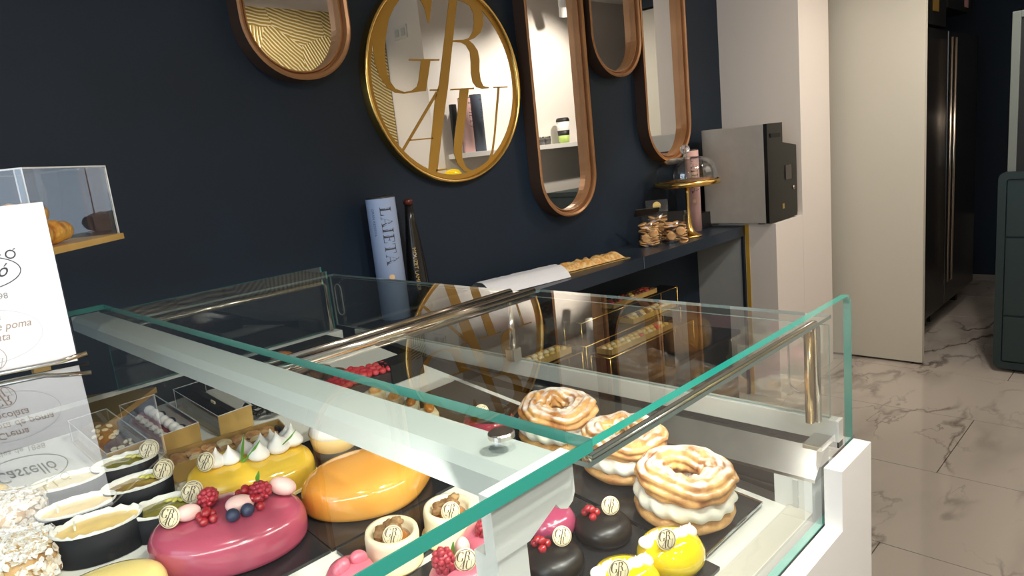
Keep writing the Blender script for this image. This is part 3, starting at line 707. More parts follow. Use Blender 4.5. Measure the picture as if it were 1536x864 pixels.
# tilted deck
bm = new(); prism(bm, [(.3002, .90), (1.205, .90), (1.205, dz(1.205)), (.3002, dz(.3002))], 'x', XW0, .7348); ob('deck', bm, DECKM, case)
bm = new(); prism(bm, [(.3002, dz(.30)+.0002), (.328, dz(.328)+.0002), (.328, dz(.328)+.004), (.3002, dz(.30)+.004)], 'x', XW0, .7348); ob('deck_stop', bm, mat('beige_enamel', (.60, .57, .50), .35), case)
# dark recess along the end, and rear wall of the well
bm = new(); prism(bm, [(.3455, dz(.3455)+.001), (1.205, dz(1.205)+.001), (1.205, 1.0), (.3455, .989)], 'x', .752, .7762); ob('end_recess', bm, BLACK, case)
bm = new(); prism(bm, [(.3455, .963), (1.205, 1.005), (1.205, 1.008), (.3455, .966)], 'x', .749, .752); ob('recess_rib', bm, DARK, case)
ob('rear_wall', bx((XW0, 1.206, .90), (.735, 1.215, 1.045)), BLACK, case)
ob('rear_counter', bx((XW0, 1.2152, 1.03), (.735, 1.3598, 1.045), .001), mat('dark_counter', (.02, .022, .024), .3), case)
ob('rear_post', bx((.690, 1.19, .98), (.735, 1.2058, 1.048), .001), WHITE, case)
# steel sill along the right end under the end glass
ob('sill_top', bx((.7712, .283, 1.029), (.786, 1.30, 1.055), .001), mat('sill_grey', (.52, .53, .50), .35, metal=.3), case)
ob('sill_groove', bx((.774, .284, 1.021), (.786, 1.30, 1.0288)), BLACK, case)
bm = new(); prism(bm, [(.735, .990), (.7762, .990), (.7762, 1.0208), (.766, 1.0208), (.735, .994)], 'y', .2965, 1.205); ob('sill_lower', bm, STEEL, case)
# panes. material 0 = clear, 1 = edge
def pane(name, a, b, thin, parent=case, rnd=0, em=EDGE):
    bm = new(); box(bm, a, b)
    if rnd:
        ax = {'x': 0, 'y': 1, 'z': 2}[thin]
        xs = max(v.co.x for v in bm.verts); ys = max(v.co.y for v in bm.verts); zs = max(v.co.z for v in bm.verts)
        es = [e for e in bm.edges if all(abs(v.co.z-zs) < 1e-6 for v in e.verts) and (all(abs(v.co.x-xs) < 1e-6 for v in e.verts))]
        bmesh.ops.bevel(bm, geom=es, offset=rnd, segments=6, affect='EDGES')
    bm.normal_update()
    k = {'x': 0, 'y': 1, 'z': 2}[thin]
    for f in bm.faces: f.material_index = 0 if abs(f.normal[k]) > .9 else 1
    me = bpy.data.meshes.new(name); bm.to_mesh(me); bm.free()
    return ob(name, me, [GLASS, em], parent)
pane('front_glass', (XW0, YN-.002, .946), (.8205, YN+.007, ZT-.0005), 'y', rnd=.006)
pane('rear_glass', (XM-.01, 1.380, 1.047), (XE, 1.387, ZT-.003), 'y', rnd=.012)
pane('end_glass', (.7755, .2945, 1.0555), (.7795, 1.379, 1.167), 'x', em=EDGEL)
pane('roof_glass', (XM+.012, .2945, 1.1735), (.785, .745, 1.1775), 'z', em=EDGEL)
pane('roof_glass', (XM+.012, .775, 1.1675), (.785, 1.378, 1.1715), 'z', em=EDGEL)
pane('roof_glass', (XW0, .279, ZT), (XM, 1.400, ZT+.009), 'z')
# rails
def rail(pts, r, name='rail', m=CHROME, rx=1): bm = new(); tube(bm, pts, r, 12); return ob(name, bm, m, case, True)
def arc(c, r, a0, a1, ax, n=6):
    return [(c[0]+r*math.cos(a0+(a1-a0)*k/n), c[1], c[2]+r*math.sin(a0+(a1-a0)*k/n)) for k in range(n+1)]
yr = .2998
rail([(XM+.02, yr, 1.176)] + arc((.745, yr, 1.166), .010, PI/2, 0, 'y') + [(.755, yr, 1.058)], .0042, 'front_rail')
rail([(.748, yr+.006, 1.165), (.748, yr+.006, 1.058)], .0050, 'front_upright', mat('warm_metal', (.60, .42, .22), .25, metal=1))
rail([(XM-.0, .738, 1.181), (.762, .738, 1.181)], .0055, 'middle_rail'); rail([(XM-.0, .790, 1.176), (.762, .790, 1.176)], .0048, 'middle_rail')
ob('rail_channel', bx((XM, .745, 1.172), (.762, .785, 1.174)), BLACK, case)
rail([(.766, .80, 1.170), (.766, .80, 1.056)], .0050, 'middle_upright')
rail([(XM-.0, 1.372, 1.158), (.750, 1.372, 1.158), (.757, 1.372, 1.150), (.757, 1.372, 1.048)], .0045, 'rear_rail')
ob('clamp', bx((.757, .792, 1.056), (.775, .812, 1.078), .002), STEEL, case)
ob('bracket', bx((.735, .288, 1.0305), (.7705, .310, 1.036), .001), STEEL, case)
for y in (.315, 1.335):   # clear pull handles on the end glass
    bm = new(); p = [( -0, 0)]; pts = [(q[0]+y+.012, q[1]+1.118) for q in stadium(.013, -.036, .034, .0125)]
    prism(bm, pts, 'x', .768, .7735); ob('pull_handle', bm, [ACRYL], case)
    bm = new(); tube(bm, [(.7735, q[0]+y+.012, q[1]+1.118) for q in stadium(.013, -.036, .034, .0125, 5)], .0012, 6, True); ob('handle_rim', bm, mat('handle_rim_grey', (.30, .30, .29), .3, metal=.5), case, True)
# cross bar under the left roof glass
bm = new(); prism(bm, [(.276, 1.169), (.320, 1.169), (.320, 1.190), (.318, 1.1935), (.284, 1.1935), (.276, 1.187)], 'y', .3043, 1.395); ob('cross_bar', bm, ALU, case)
ob('bar_end_cap', bx((.276, 1.3952, 1.169), (.320, 1.399, 1.1935)), WHITE, case)
bm = new(); lathe(bm, [(0, 0), (.0095, 0), (.0095, .003), (.0085, .004), (0, .004)], 24, (.300, .335, ZT+.009)); ob('glass_bolt', bm, STEEL, case)
# bracket plate and leg at the front
bm = new(); prism(bm, [(.248, 1.1935), (.325, 1.1935), (.325, 1.164), (.322, 1.158), (.316, 1.155), (.309, 1.158), (.305, 1.163), (.278, 1.150), (.248, 1.150)], 'y', .2943, .3041); ob('bracket_plate', bm, WHITE, case)
ob('front_leg', bx((.250, .2962, .952), (.277, .318, 1.1498), .001), WHITE, case)
# small printed info strip lights etc. are left out

# ------------------------------------------------------------------ sign card on the roof glass
ZG = ZT+.009
cl, cr = Vector((.030, .986, 0)), Vector((.182, .940, 0))
card = thing('sign_card', 'white upright sign card with oval emblem, standing on the case roof glass', 'sign', (.106, .963, ZG+.003), math.atan2(cr.y-cl.y, cr.x-cl.x), rx=-.10)
CW, CHt = .159, .190
ob('card', bx((-CW/2, 0, 0), (CW/2, .0008, CHt)), mat('sign_white', (.86, .89, .93), .5), card)
ob('clear_sleeve', bx((-CW/2-.0015, -.0018, 0), (CW/2+.0015, -.0010, CHt+.002)), ACRYL, card)
def cardtext(s, size, x, z, m, sx=1, shear=0, name='print', align='CENTER'):
    me = text_mesh(s, size, m, align, .0001, shear, sx)
    for v in me.vertices: v.co = Vector((v.co.x+x, -.0003-v.co.z, v.co.y+z))
    return ob(name, me, None, card)
# arc lettering
word = 'CASTELLÓ'; bmall = []
arcp = []
for i, c in enumerate(word):
    a = math.radians(90+ (len(word)/2-.5-i)*10.2)
    me = text_mesh(c, .0150, INK, 'CENTER', .0001, 0, .95); rot = a-PI/2
    for v in me.vertices:
        x, y = v.co.x, v.co.y; R_ = .060
        X = (R_+y)*math.cos(a)+x*math.sin(a); Z = (R_+y)*math.sin(a)-x*math.cos(a)
        v.co = Vector((X, -.0003-v.co.z, Z+.082))
    ob('letter', me, None, card)
def ellring(name, cx_, cz_, a_, b_, w_, m):
    bm = new(); n = 48; rows = []
    for k in range(n):
        t_ = 2*PI*k/n; rows.append([bm.verts.new((cx_+(a_+d)*math.cos(t_), -.0004, cz_+(b_+d)*math.sin(t_))) for d in (0, w_)])
    for k in range(n): bm.faces.new((rows[k][0], rows[k][1], rows[(k+1) % n][1], rows[(k+1) % n][0]))
    return ob(name, bm, m, card)
ellring('oval_border', 0, .117, .044, .019, .001, INK)
cardtext('Castelló', .022, 0, .111, INK, .85, .45, 'script_print')
cardtext('des de 1898', .0095, .004, .086, INKG)
cardtext('Crema', .0125, 0, .063, INKT, .9, .25); cardtext('Compota de poma', .0125, 0, .051, INKT, .9, .25); cardtext('Xocolata', .0125, 0, .039, INKT, .9, .25)
bm = logo_bm(.0125, -.0006, -.0002); me = mesh_of(bm, 'logo'); o = ob('emblem', me, INKT, card); o.location = (0, 0, .020)
ellring('emblem_ring', 0, .020, .0125, .0125, .0006, INKT)
ellring('swirl_ring', .0, .045, .052, .030, .0005, mat('pale_print', (.62, .62, .64), .6))
# chrome holder
hd = new(); tube(hd, [(-.10, -.004, .003), (CW/2-.035, -.004, .003), (CW/2-.018, -.012, .004), (CW/2+.012, -.012, .008)], .0028, 8); ob('holder_rod', hd, CHROME, card, True)
hd = new(); tube(hd, [(-.10, .004, .003), (CW/2-.035, .004, .003), (CW/2-.018, .010, .004), (CW/2+.010, .010, .004)], .0028, 8); ob('holder_rod', hd, mat('dark_chrome', (.12, .12, .12), .15, metal=1), card, True)

# ------------------------------------------------------------------ acrylic box with fried pastries, on a pedestal behind the sign
ab = thing('acrylic_box', 'clear acrylic box with gold base holding fried cream pastries, behind the sign', 'display box', (.193, 1.05, 1.327), .835)
bw, bd, bh = .20, .14, .112
ob('gold_base', bx((-.003, -.003, 0), (bw+.003, bd, .009), .0008), GOLDM, ab)
for nm, a, b, th in (('front_pane', (0, .001, .009), (bw, .003, bh), 'y'), ('back_pane', (0, bd-.003, .009), (bw, bd-.001, bh), 'y'), ('side_pane', (0, .0035, .009), (.002, bd-.0035, bh), 'x'), ('side_pane', (bw-.002, .0035, .009), (bw, bd-.0035, bh), 'x'), ('top_pane', (0, .001, bh), (bw, bd-.001, bh+.002), 'z')):
    bm = new(); box(bm, a, b); bm.normal_update(); k = 'xyz'.index(th)
    for f in bm.faces: f.material_index = 0 if abs(f.normal[k]) > .9 else 1
    me = bpy.data.meshes.new(nm); bm.to_mesh(me); bm.free(); ob(nm, me, [ACRYL, ACE], ab)
ux, uy = Vector((math.cos(.835), math.sin(.835), 0)), Vector((-math.sin(.835), math.cos(.835), 0))
AB = Vector((.193, 1.05, 1.327))
pc = AB+ux*.05+uy*.07
pdm = thing('pedestal', 'slim gold pedestal carrying the acrylic pastry box, hidden behind the sign', 'stand', (pc.x, pc.y, ZG))
ob('foot', bx((-.03, -.03, 0), (.03, .03, .004), .001), GOLDM, pdm); ob('column', bx((-.010, -.010, .004), (.010, .010, .1185)), GOLDM, pdm); ob('cap', bx((-.02, -.02, .1185), (.02, .02, .1228)), GOLDM, pdm)
FRY = mat('fried_dough', (.45, .15, .02), .35, noise=(55, (.86, .50, .10), .36, .6), bump=.5, bscale=160, coat=.3)
def xuixo(loc, rz, L_, lab, r=.017):
    t = thing('fried_pastry', lab, 'pastry', loc, rz)
    bm = new(); n = 20; pts = []; rs = []
    for i in range(n+1):
        u = i/n; pts.append((L_*(u-.5), 0, r)); e = math.sin(PI*min(1, max(0, u)))**.25 if 0 < u < 1 else .25
        rs.append(r*e*(1+.06*math.sin(u*22)))
    tube(bm, pts, r, 16, rs=rs)
    for v in bm.verts:
        v.co.y += .002*hnoise(v.co.x*60, v.co.y*60, v.co.z*60+rz); v.co.z += .0015*hnoise(v.co.x*50+9, v.co.y*60, v.co.z*60)
        v.co.z = max(v.co.z, 0)
    ob('dough', bm, FRY, t, True); return t
def inbox(x, y, z=0): q = AB+ux*x+uy*y; return (q.x, q.y, q.z+.0095+z)
xuixo(inbox(.062, .030), .835, .112, 'front fried cream pastry in the acrylic box')
xuixo(inbox(.064, .068), .86, .112, 'second fried cream pastry in the acrylic box, lying behind the front one')
xuixo(inbox(.045, .048, .027), .80, .105, 'fried cream pastry resting on top of the front ones in the acrylic box')
xuixo(inbox(.045, .108), .835, .08, 'short fried pastry at the back of the acrylic box', .016)
# ------------------------------------------------------------------ pastries
def gm(name, col, rough=.12, coat=.7, noise=None, sss=.1): return mat(name, col, rough, coat=coat, noise=noise, sss=sss)
YEL = gm('mango_glaze', (.84, .50, .03), noise=(9, (.88, .60, .08), .3, .7))
ORG = gm('orange_glaze', (.88, .33, .04), noise=(8, (.90, .46, .09), .3, .7))
PNK = gm('raspberry_glaze', (.42, .075, .125), .2, .5)
PNK2 = gm('pink_mousse', (.62, .14, .20), .28, .3)
PLUM = gm('plum_glaze', (.34, .05, .11), .2, .5)
LEM = gm('lemon_gloss', (.90, .66, .0), .07, 1)
CREAM = mat('whipped_cream', (.86, .81, .70), .5, sss=.2)
MERI = mat('white_meringue', (.90, .87, .84), .5, sss=.2)
MERP = mat('pink_meringue', (.86, .55, .52), .55, sss=.2)
BLUEB = mat('blueberry_skin', (.015, .02, .055), .45, noise=(90, (.05, .07, .13), .4, .7))
RASP = mat('raspberry_flesh', (.42, .03, .05), .38, sss=.15, coat=.2)
CURR = mat('redcurrant_skin', (.34, .012, .02), .12, coat=.8, sss=.2)
GREEN = mat('green_leaf', (.10, .30, .03), .45)
BISC = mat('pale_shortcrust', (.78, .58, .26), .5, noise=(30, (.85, .68, .38), .3, .7))
TARTC = mat('cream_white_chocolate', (.86, .74, .50), .4, noise=(40, (.88, .78, .58), .3, .7))
WALN = mat('walnut_meat', (.22, .10, .035), .5, noise=(70, (.48, .29, .12), .35, .65), bump=.5, bscale=200)
CARA = mat('caramel', (.50, .17, .03), .12, coat=.8)
DCH = mat('dark_chocolate_glaze', (.012, .009, .008), .35, coat=.1, spec=.35)
CHOC = mat('milk_chocolate_crust', (.12, .045, .018), .4, noise=(60, (.24, .10, .04), .4, .6), bump=.5, bscale=140)

def disc_mesh():
    bm = new(); lathe(bm, [(0, 0), (.0122, 0), (.013, .0008), (.0122, .0018), (0, .0018)], 28); return mesh_of(bm, 'disc', True)
DM = disc_mesh(); DM.materials.append(CREAMD)
EMB = mesh_of(logo_bm(.0105, .0019, .0022, 'z'), 'emblem'); EMB.materials.append(INKD)
bm = new(); ring_flat(bm, (0, 0), .0114, .0108, 'z', .0018, .0021, 28); EMR = mesh_of(bm, 'emblem_ring'); EMR.materials.append(INKD)
def disc(parent, loc, rz=0, tilt=1.0, s=1.0):
    """cream chocolate disc leaning; face normal starts up, tilted by 'tilt' towards local -Y then turned by rz"""
    o = ob('chocolate_disc', DM, None, parent); o.location = loc
    o.rotation_euler = (Matrix.Rotation(rz, 3, 'Z') @ Matrix.Rotation(tilt, 3, 'X')).to_euler(); o.scale = (s*.8, s*.8, s*.8)
    ob('emblem', EMB, None, o); ob('emblem_ring', EMR, None, o); return o
def berry_rasp(parent, loc, r=.010, rot=(0, 0, 0)):
    if 'rasp' not in CACHE:
        bm = new()
        for lay in range(6):
            f = lay/5; z = -.8+1.7*f; rr = math.sin(math.acos(max(-1, min(1, -.75+1.6*f))))*.85 if lay < 5 else 0
            n = max(1, int(9*rr)+ (1 if lay < 5 else 0))
            for k in range(n):
                a = 2*PI*k/n+lay*.5; ico(bm, (rr*math.cos(a)*.8, rr*math.sin(a)*.8, z), .31, 1)
        ico(bm, (0, 0, 0), .78, 2, (1, 1, 1.1)); m = mesh_of(bm, 'raspberry', True); m.materials.append(RASP); CACHE['rasp'] = m
    o = ob('raspberry', CACHE['rasp'], None, parent); o.location = loc; o.scale = (r, r, r*1.1); o.rotation_euler = rot; return o
CACHE = {}
def ball(parent, name, loc, r, m, sc=(1, 1, 1), rot=(0, 0, 0), sub=3):
    k = ('ball', m.name, sub)
    if k not in CACHE:
        bm = new(); ico(bm, (0, 0, 0), 1, sub); me = mesh_of(bm, name, True); me.materials.append(m); CACHE[k] = me
    o = ob(name, CACHE[k], None, parent); o.location = loc; o.scale = (r*sc[0], r*sc[1], r*sc[2]); o.rotation_euler = rot; return o
def kiss(parent, loc, r, m=MERI, h=1.25, lean=(0, 0)):
    k = ('kiss', m.name)
    if k not in CACHE:
        bm = new(); lathe(bm, [(0, 0), (.75, 0), (1, .25), (.98, .5), (.75, .85), (.42, 1.15), (.18, 1.5), (.05, 1.85), (0, 1.95)], 20)
        me = mesh_of(bm, 'kiss', True); me.materials.append(m); CACHE[k] = me
    o = ob('meringue_kiss', CACHE[k], None, parent); o.location = loc; o.scale = (r, r, r*h*.8); o.rotation_euler = (lean[0], lean[1], 0); return o
def currants(parent, loc, n=7, r=.0048, spread=.010):
    rnd = random.Random(int(loc[0]*9999))
    for k in range(n):
        a = 2*PI*k/n*1.6; q = spread*(k/n)**.5
        ball(parent, 'redcurrant', (loc[0]+q*math.cos(a), loc[1]+q*math.sin(a), loc[2]+r*.8+(.006 if k < 2 else 0)), r, CURR, sub=2)
def blade(parent, pts, wdt=.0022):
    bm = new(); pts = [Vector(p) for p in pts]; rows = []
    for i, p in enumerate(pts):
        w_ = wdt*(1-abs(i/(len(pts)-1)-.35)*1.2); rows.append([bm.verts.new(p+Vector((w_*s, 0, 0))) for s in (-1, 1)] + [bm.verts.new(p+Vector((0, .0007, 0)))])
    for A, B in zip(rows, rows[1:]):
        for k in range(3): bm.faces.new((A[k], A[(k+1) % 3], B[(k+1) % 3], B[k]))
    bm.faces.new(rows[0]); bm.faces.new(rows[-1][::-1])
    return ob('leaf_blade', bm, GREEN, parent)
def oval_cake(name, label, px, py, a, b, h, rz, m, n=2.0, point=0, dome=.006):
    P = deck(px, py); t = thing(name, label, 'cake', (P.x, P.y, dz(P.y)+BOARD), rz, True)
    bm = new(); seg = 72
    prof = [(.0, .0), (.93, 0), (.985, .06), (1.0, .18), (1.0, .45), (.985, .68), (.94, .85), (.86, .95), (.72, .995), (.45, 1.0), (0, 1.0)]
    rings = []
    for r, z in prof:
        row = []
        for k in range(seg):
            an = 2*PI*k/seg; c, s = math.cos(an), math.sin(an)
            X = abs(c)**(2/n)*(1 if c > 0 else -1); Y = abs(s)**(2/n)*(1 if s > 0 else -1)
            if point: Y *= 1-point*max(0, X)**3*.9; Y *= 1
            zz = z*h + dome*(1-r*r)*(z > .8)
            row.append((a*X*r, b*Y*r, zz))
        rings.append([bm.verts.new(v) for v in row] if r > 0 else [bm.verts.new((0, 0, z*h+dome*(z > .8)))])
    for A, B in zip(rings, rings[1:]):
        for k in range(seg):
            k2 = (k+1) % seg
            if len(A) == 1: bm.faces.new((A[0], B[k2], B[k]))
            elif len(B) == 1: bm.faces.new((A[k], A[k2], B[0]))
            else: bm.faces.new((A[k], A[k2], B[k2], B[k]))
    ob('glaze', bm, m, t, True)
    return t
BOARD = .0048
def tray(name, label, pts, m=SLATE, lip=None, th=.004, off=.0004, seams=()):
    """flat board lying on the tilted deck; pts = (x,y) corners"""
    t = thing(name, label, 'tray', (pts[0][0], pts[0][1], dz(pts[0][1])+off), 0, True)
    bm = new(); prism(bm, [(p[0]-pts[0][0], (p[1]-pts[0][1])/math.cos(TILT)) for p in pts], 'z', 0, th)
    ob('board', bm, m, t)
    if lip:
        n = len(pts)
        for i in lip:
            A = Vector((pts[i][0]-pts[0][0], (pts[i][1]-pts[0][1])/math.cos(TILT), th)); B = Vector((pts[(i+1) % n][0]-pts[0][0], (pts[(i+1) % n][1]-pts[0][1])/math.cos(TILT), th))
            bm = new(); tube(bm, [A, B], .0016, 6); ob('edge_trim', bm, mat('mirror_edge', (.75, .80, .82), .1, metal=1), t)
    return t
def rect(x0, y0, x1, y1): return [(x0, y0), (x1, y0), (x1, y1), (x0, y1)]
# boards under the cakes
tray('cake_board', 'black marbled board under the pink oval cake', rect(.120, .655, .318, .785))
tray('cake_board', 'black marbled board under the orange glazed cake', rect(.3195, .655, .560, .785))
tray('cake_board', 'black marbled board under the yellow meringue cake', rect(.190, .7865, .560, .900))
tray('cake_board', 'black board under the cream-filled pastry rings at the right end', rect(.580, .350, .712, .90), lip=(0, 1), off=.003)
tray('cake_board', 'black board under the chocolate domes and the lemon cakes', rect(.440, .332, .577, .600))
tray('cake_board', 'black board under the pink domes behind the white leg', rect(.300, .332, .437, .560))
tray('cake_board', 'dark board under the walnut tarts', rect(.322, .573, .470, .650))

# 1 pink oval cake
c = oval_cake('raspberry_cake', 'pink glazed oval cake topped with berries and pink meringues', 350, 825, .082, .058, .040, -.40, PNK)
H_ = .046
disc(c, (-.055, -.004, H_+.009), -.5, 1.15, 1.15)
for x, y, r_, rot in ((-.038, .0, .011, .5), (.014, -.006, .0125, .3), (.060, .012, .0125, -.5)): ball(c, 'pink_meringue', (x, y, H_+.007), r_, MERP, (1.25, .85, .8), (0, .2, rot))
for x, y in ((-.018, .018), (.036, .008)): berry_rasp(c, (x, y, H_+.010), .0115, (1.3, .2, x*20))
currants(c, (-.020, -.014, H_)); currants(c, (.020, .012, H_+.002)); currants(c, (.032, -.008, H_), 4)
for x, y in ((.006, -.024), (.021, -.020), (.036, .024), (-.022, .028)): ball(c, 'blueberry', (x, y, H_+.006), .0072, BLUEB)
blade(c, [(.034, .020, H_+.010), (.035, .021, H_+.020), (.037, .022, H_+.026)], .003)
# 2 yellow oval cake
c = oval_cake('mango_cake', 'yellow glazed oval cake topped with white meringue kisses and grass blades', 382, 733, .078, .056, .036, -.40, YEL)
H_ = .042
bm = new(); lathe(bm, [(0, -.0005), (.99, -.0005), (1.02, .001), (1.0, .0035), (0, .0035)], 60)
for v in bm.verts: v.co.x *= .0795; v.co.y *= .0575
ob('biscuit_base', bm, BISC, c)
disc(c, (-.050, -.010, H_+.009), -.6, 1.1, 1.15)
for i, (x, y, r_) in enumerate(((-.040, -.004, .0125), (-.022, -.004, .0125), (-.004, .016, .011), (.010, -.008, .0135), (.016, .014, .012), (.036, .002, .0145), (.052, .012, .0150), (.048, .028, .012), (.030, .024, .011))): kiss(c, (x, y, H_-.001), r_, lean=(.1*math.sin(i*3), .1*math.cos(i*2)))
blade(c, [(-.010, -.012, H_), (-.007, -.012, H_+.018), (-.003, -.011, H_+.036)]); blade(c, [(-.009, -.014, H_), (.004, -.014, H_+.012), (.014, -.012, H_+.024)], .003); blade(c, [(.040, -.012, H_+.012), (.050, -.012, H_+.020), (.058, -.010, H_+.028)], .0022)
# 3 orange pointed cake
c = oval_cake('orange_cake', 'orange glazed leaf shaped cake with one cream chocolate disc', 556, 746, .082, .058, .038, -.30, ORG, 1.9, .6)
disc(c, (.028, .024, .052), -.7, 1.15, 1.15)
ball(c, 'apricot_slice', (.044, .026, .045), .016, CARA if False else gm('apricot', (.85, .36, .02), .2, .5), (1.1, .8, .35), (0, 0, .3))

# 4 custard cups
CUPB = mat('black_cup_card', (.008, .008, .010), .55, spec=.25, noise=(30, (.03, .026, .018), .62, .72))
LINER = mat('paper_liner', (.82, .80, .76), .6)
CUST = mat('baked_custard', (.88, .62, .24), .35, noise=(28, (.52, .22, .05), .60, .85), bump=.3, bscale=60, coat=.3)
TATIN = mat('brown_gelee', (.28, .13, .03), .15, noise=(30, (.36, .27, .06), .35, .65), bump=.5, bscale=60, coat=.7)
PIST = mat('olive_gelee', (.30, .24, .05), .2, noise=(30, (.18, .17, .03), .35, .65), bump=.5, bscale=60, coat=.6)
def cup(label, px, py, fill, rz=.45, a=.046, b=.026, h=.034, seed=1, disc_=False, flare=.002):
    P = deck(px, py); t = thing('oval_cup', label, 'dessert cup', (P.x, P.y, dz(P.y)+.001), rz, True)
    bm = new(); lathe(bm, [(0, 0), (.96, 0), (.97, .001), (1, h), (.985, h), (.96, .002)], 48)
    for v in bm.verts: v.co.x *= a; v.co.y *= b
    ob('cup', bm, CUPB, t, True)
    bm = new(); n = 64; rows = []
    for lv, (f, z) in enumerate(((.975, h*.55), (.982, h-.001), (1.03, h+.0035), (1.0, h+.004), (.94, h-.004))):
        row = []
        for k in range(n):
            an = 2*PI*k/n; j = 1+(.018*hnoise(math.cos(an)*4+seed, math.sin(an)*4, lv) if lv in (2, 3) else 0)
            zz = z+(flare*hnoise(math.cos(an)*5+seed, math.sin(an)*5, 3) if lv in (2, 3) else 0)
            row.append(bm.verts.new((a*f*j*math.cos(an), b*f*j*math.sin(an), zz)))
        rows.append(row)
    for A, B in zip(rows, rows[1:]):
        for k in range(n): bm.faces.new((A[k], A[(k+1) % n], B[(k+1) % n], B[k]))
    ob('paper_liner', bm, LINER, t, True)
    bm = new(); rows = []
    for i in range(9):
        f = .955*(1-i/8); row = []
        for k in range(40):
            an = 2*PI*k/40; x = a*f*math.cos(an); y = b*f*math.sin(an); row.append(bm.verts.new((x, y, h-.003+.0025*(1-f*f)+.0016*hnoise(x*90+seed, y*90, 1))))
        rows.append(row)
    for A, B in zip(rows, rows[1:]):
        for k in range(40): bm.faces.new((A[k], A[(k+1) % 40], B[(k+1) % 40], B[k]))
    bm.faces.new(rows[-1]); bmesh.ops.remove_doubles(bm, verts=bm.verts, dist=1e-6)
    ob('filling', bm, fill, t, True)
    if disc_:
        disc(t, (a*.72, -.004, h+.009), -rz-.65, 1.15, 1.12); o = disc(t, (a*.80, .002, h+.0085), -rz-.65, 1.1, 1.12)
        for k in range(4): ball(t, 'nut', (a*(.15+.14*k), .008-.003*k, h+.002), .0038, mat('pistachio', (.55, .50, .10), .4), (1.4, .8, .6), (0, 0, k), 2)
    else:
        ob('vanilla_strip', bx((-a*.5, -.002, h+.0005), (-a*.5+.002, .010, h+.006)), mat('strip_cream', (.85, .80, .68), .4), t)
    return t
cup('front custard cup, black oval case with crinkled paper liner', 156, 830, CUST, -.2, .044, .023, .037, 3, flare=.006)
cup('middle custard cup with pale baked custard, behind the front one', 124, 795, CUST, -.2, .040, .021, .030, 5)
cup('rearmost custard cup, palest, behind the sign reflection', 108, 755, mat('pale_custard', (.86, .70, .42), .4, noise=(20, (.88, .76, .52), .3, .7)), -.2, .042, .020, .030, 8)
cup('front olive green dessert cup with cream discs at its right end', 254, 796, PIST, -.2, .040, .022, .031, 11, True)
cup('middle brown fruit cup with cream discs at its right end', 214, 757, TATIN, -.2, .039, .020, .030, 14, True)
cup('rear pistachio-topped cup with cream discs, against the gold boxes', 194, 724, PIST, -.2, .039, .019, .030, 17, True)
# pale oval cake at the bottom edge
oval_cake('cream_cake', 'pale yellow glazed oval cake cut off by the bottom edge', 155, 930, .062, .040, .030, 0, gm('pale_lemon_glaze', (.86, .68, .26), .15, .7))
oval_cake('lemon_cake', 'small yellow cake behind the sign card at the left edge', -4, 775, .020, .016, .030, 0, YEL)

# 5 almond crusted cakes
ALM = mat('almond_flake', (.62, .44, .24), .5, noise=(120, (.85, .80, .74), .35, .6)); SUG = mat('icing_sugar', (.88, .86, .86), .9)
AL2 = mat('toasted_almond', (.46, .24, .07), .5, noise=(50, (.66, .42, .18), .35, .65))
def almond_cake(label, px, py, r, h, n=300, seed=0):
    P = deck(px, py); t = thing('almond_cake', label, 'cake', (P.x, P.y, dz(P.y)+.001), 0, True)
    bm = new(); lathe(bm, [(0, 0), (r*.95, 0), (r, h*.15), (r*.98, h*.7), (r*.82, h*.93), (r*.4, h), (0, h)], 28); ob('core', bm, AL2, t, True)
    rnd = random.Random(seed); bm = new()
    for k in range(n):
        u = rnd.random(); an = rnd.uniform(0, 2*PI)
        if rnd.random() < .6: q = r*.88*math.sqrt(u); p = Vector((q*math.cos(an), q*math.sin(an), h*(.99-.10*(q/r)**2))); nn = Vector((.3*math.cos(an), .3*math.sin(an), 1)); mi = 1 if rnd.random() < .55 else 0
        else: p = Vector((r*math.cos(an), r*math.sin(an), h*(.08+.8*u))); nn = Vector((math.cos(an), math.sin(an), .3)); mi = 1 if rnd.random() < .15 else 0
        nn = (nn+Vector([rnd.uniform(-.6, .6) for _ in range(3)])).normalized(); q_ = nn.to_track_quat('Z', 'Y').to_matrix() @ Matrix.Rotation(rnd.uniform(0, 6), 3, 'Z')
        L_, w_ = rnd.uniform(.0035, .006), rnd.uniform(.002, .0032); vs_ = []
        for (a, b, c_) in ((-1, 0, 0), (-.4, -1, .12), (.5, -1, .12), (1, 0, 0), (.5, 1, .12), (-.4, 1, .12)): vs_.append(p+q_ @ Vector((a*L_, b*w_, c_*.004)))
        A = [bm.verts.new(v) for v in vs_]; B = [bm.verts.new(v+nn*.0007) for v in vs_]
        fs = [bm.faces.new(A[::-1]), bm.faces.new(B)]+[bm.faces.new((A[i], A[(i+1) % 6], B[(i+1) % 6], B[i])) for i in range(6)]
        for f in fs: f.material_index = mi
    o = ob('almond_flakes', bm, [ALM, SUG], t); o['kind'] = 'stuff'
almond_cake('front sugar dusted almond flake cake at the bottom left corner', 22, 868, .046, .040, 900, 1)
almond_cake('rear sugar dusted almond flake cake at the left edge', 8, 800, .044, .038, 900, 2)
almond_cake('almond flake cake peeking in at the left edge below the sign', -58, 783, .038, .040, 300, 3)

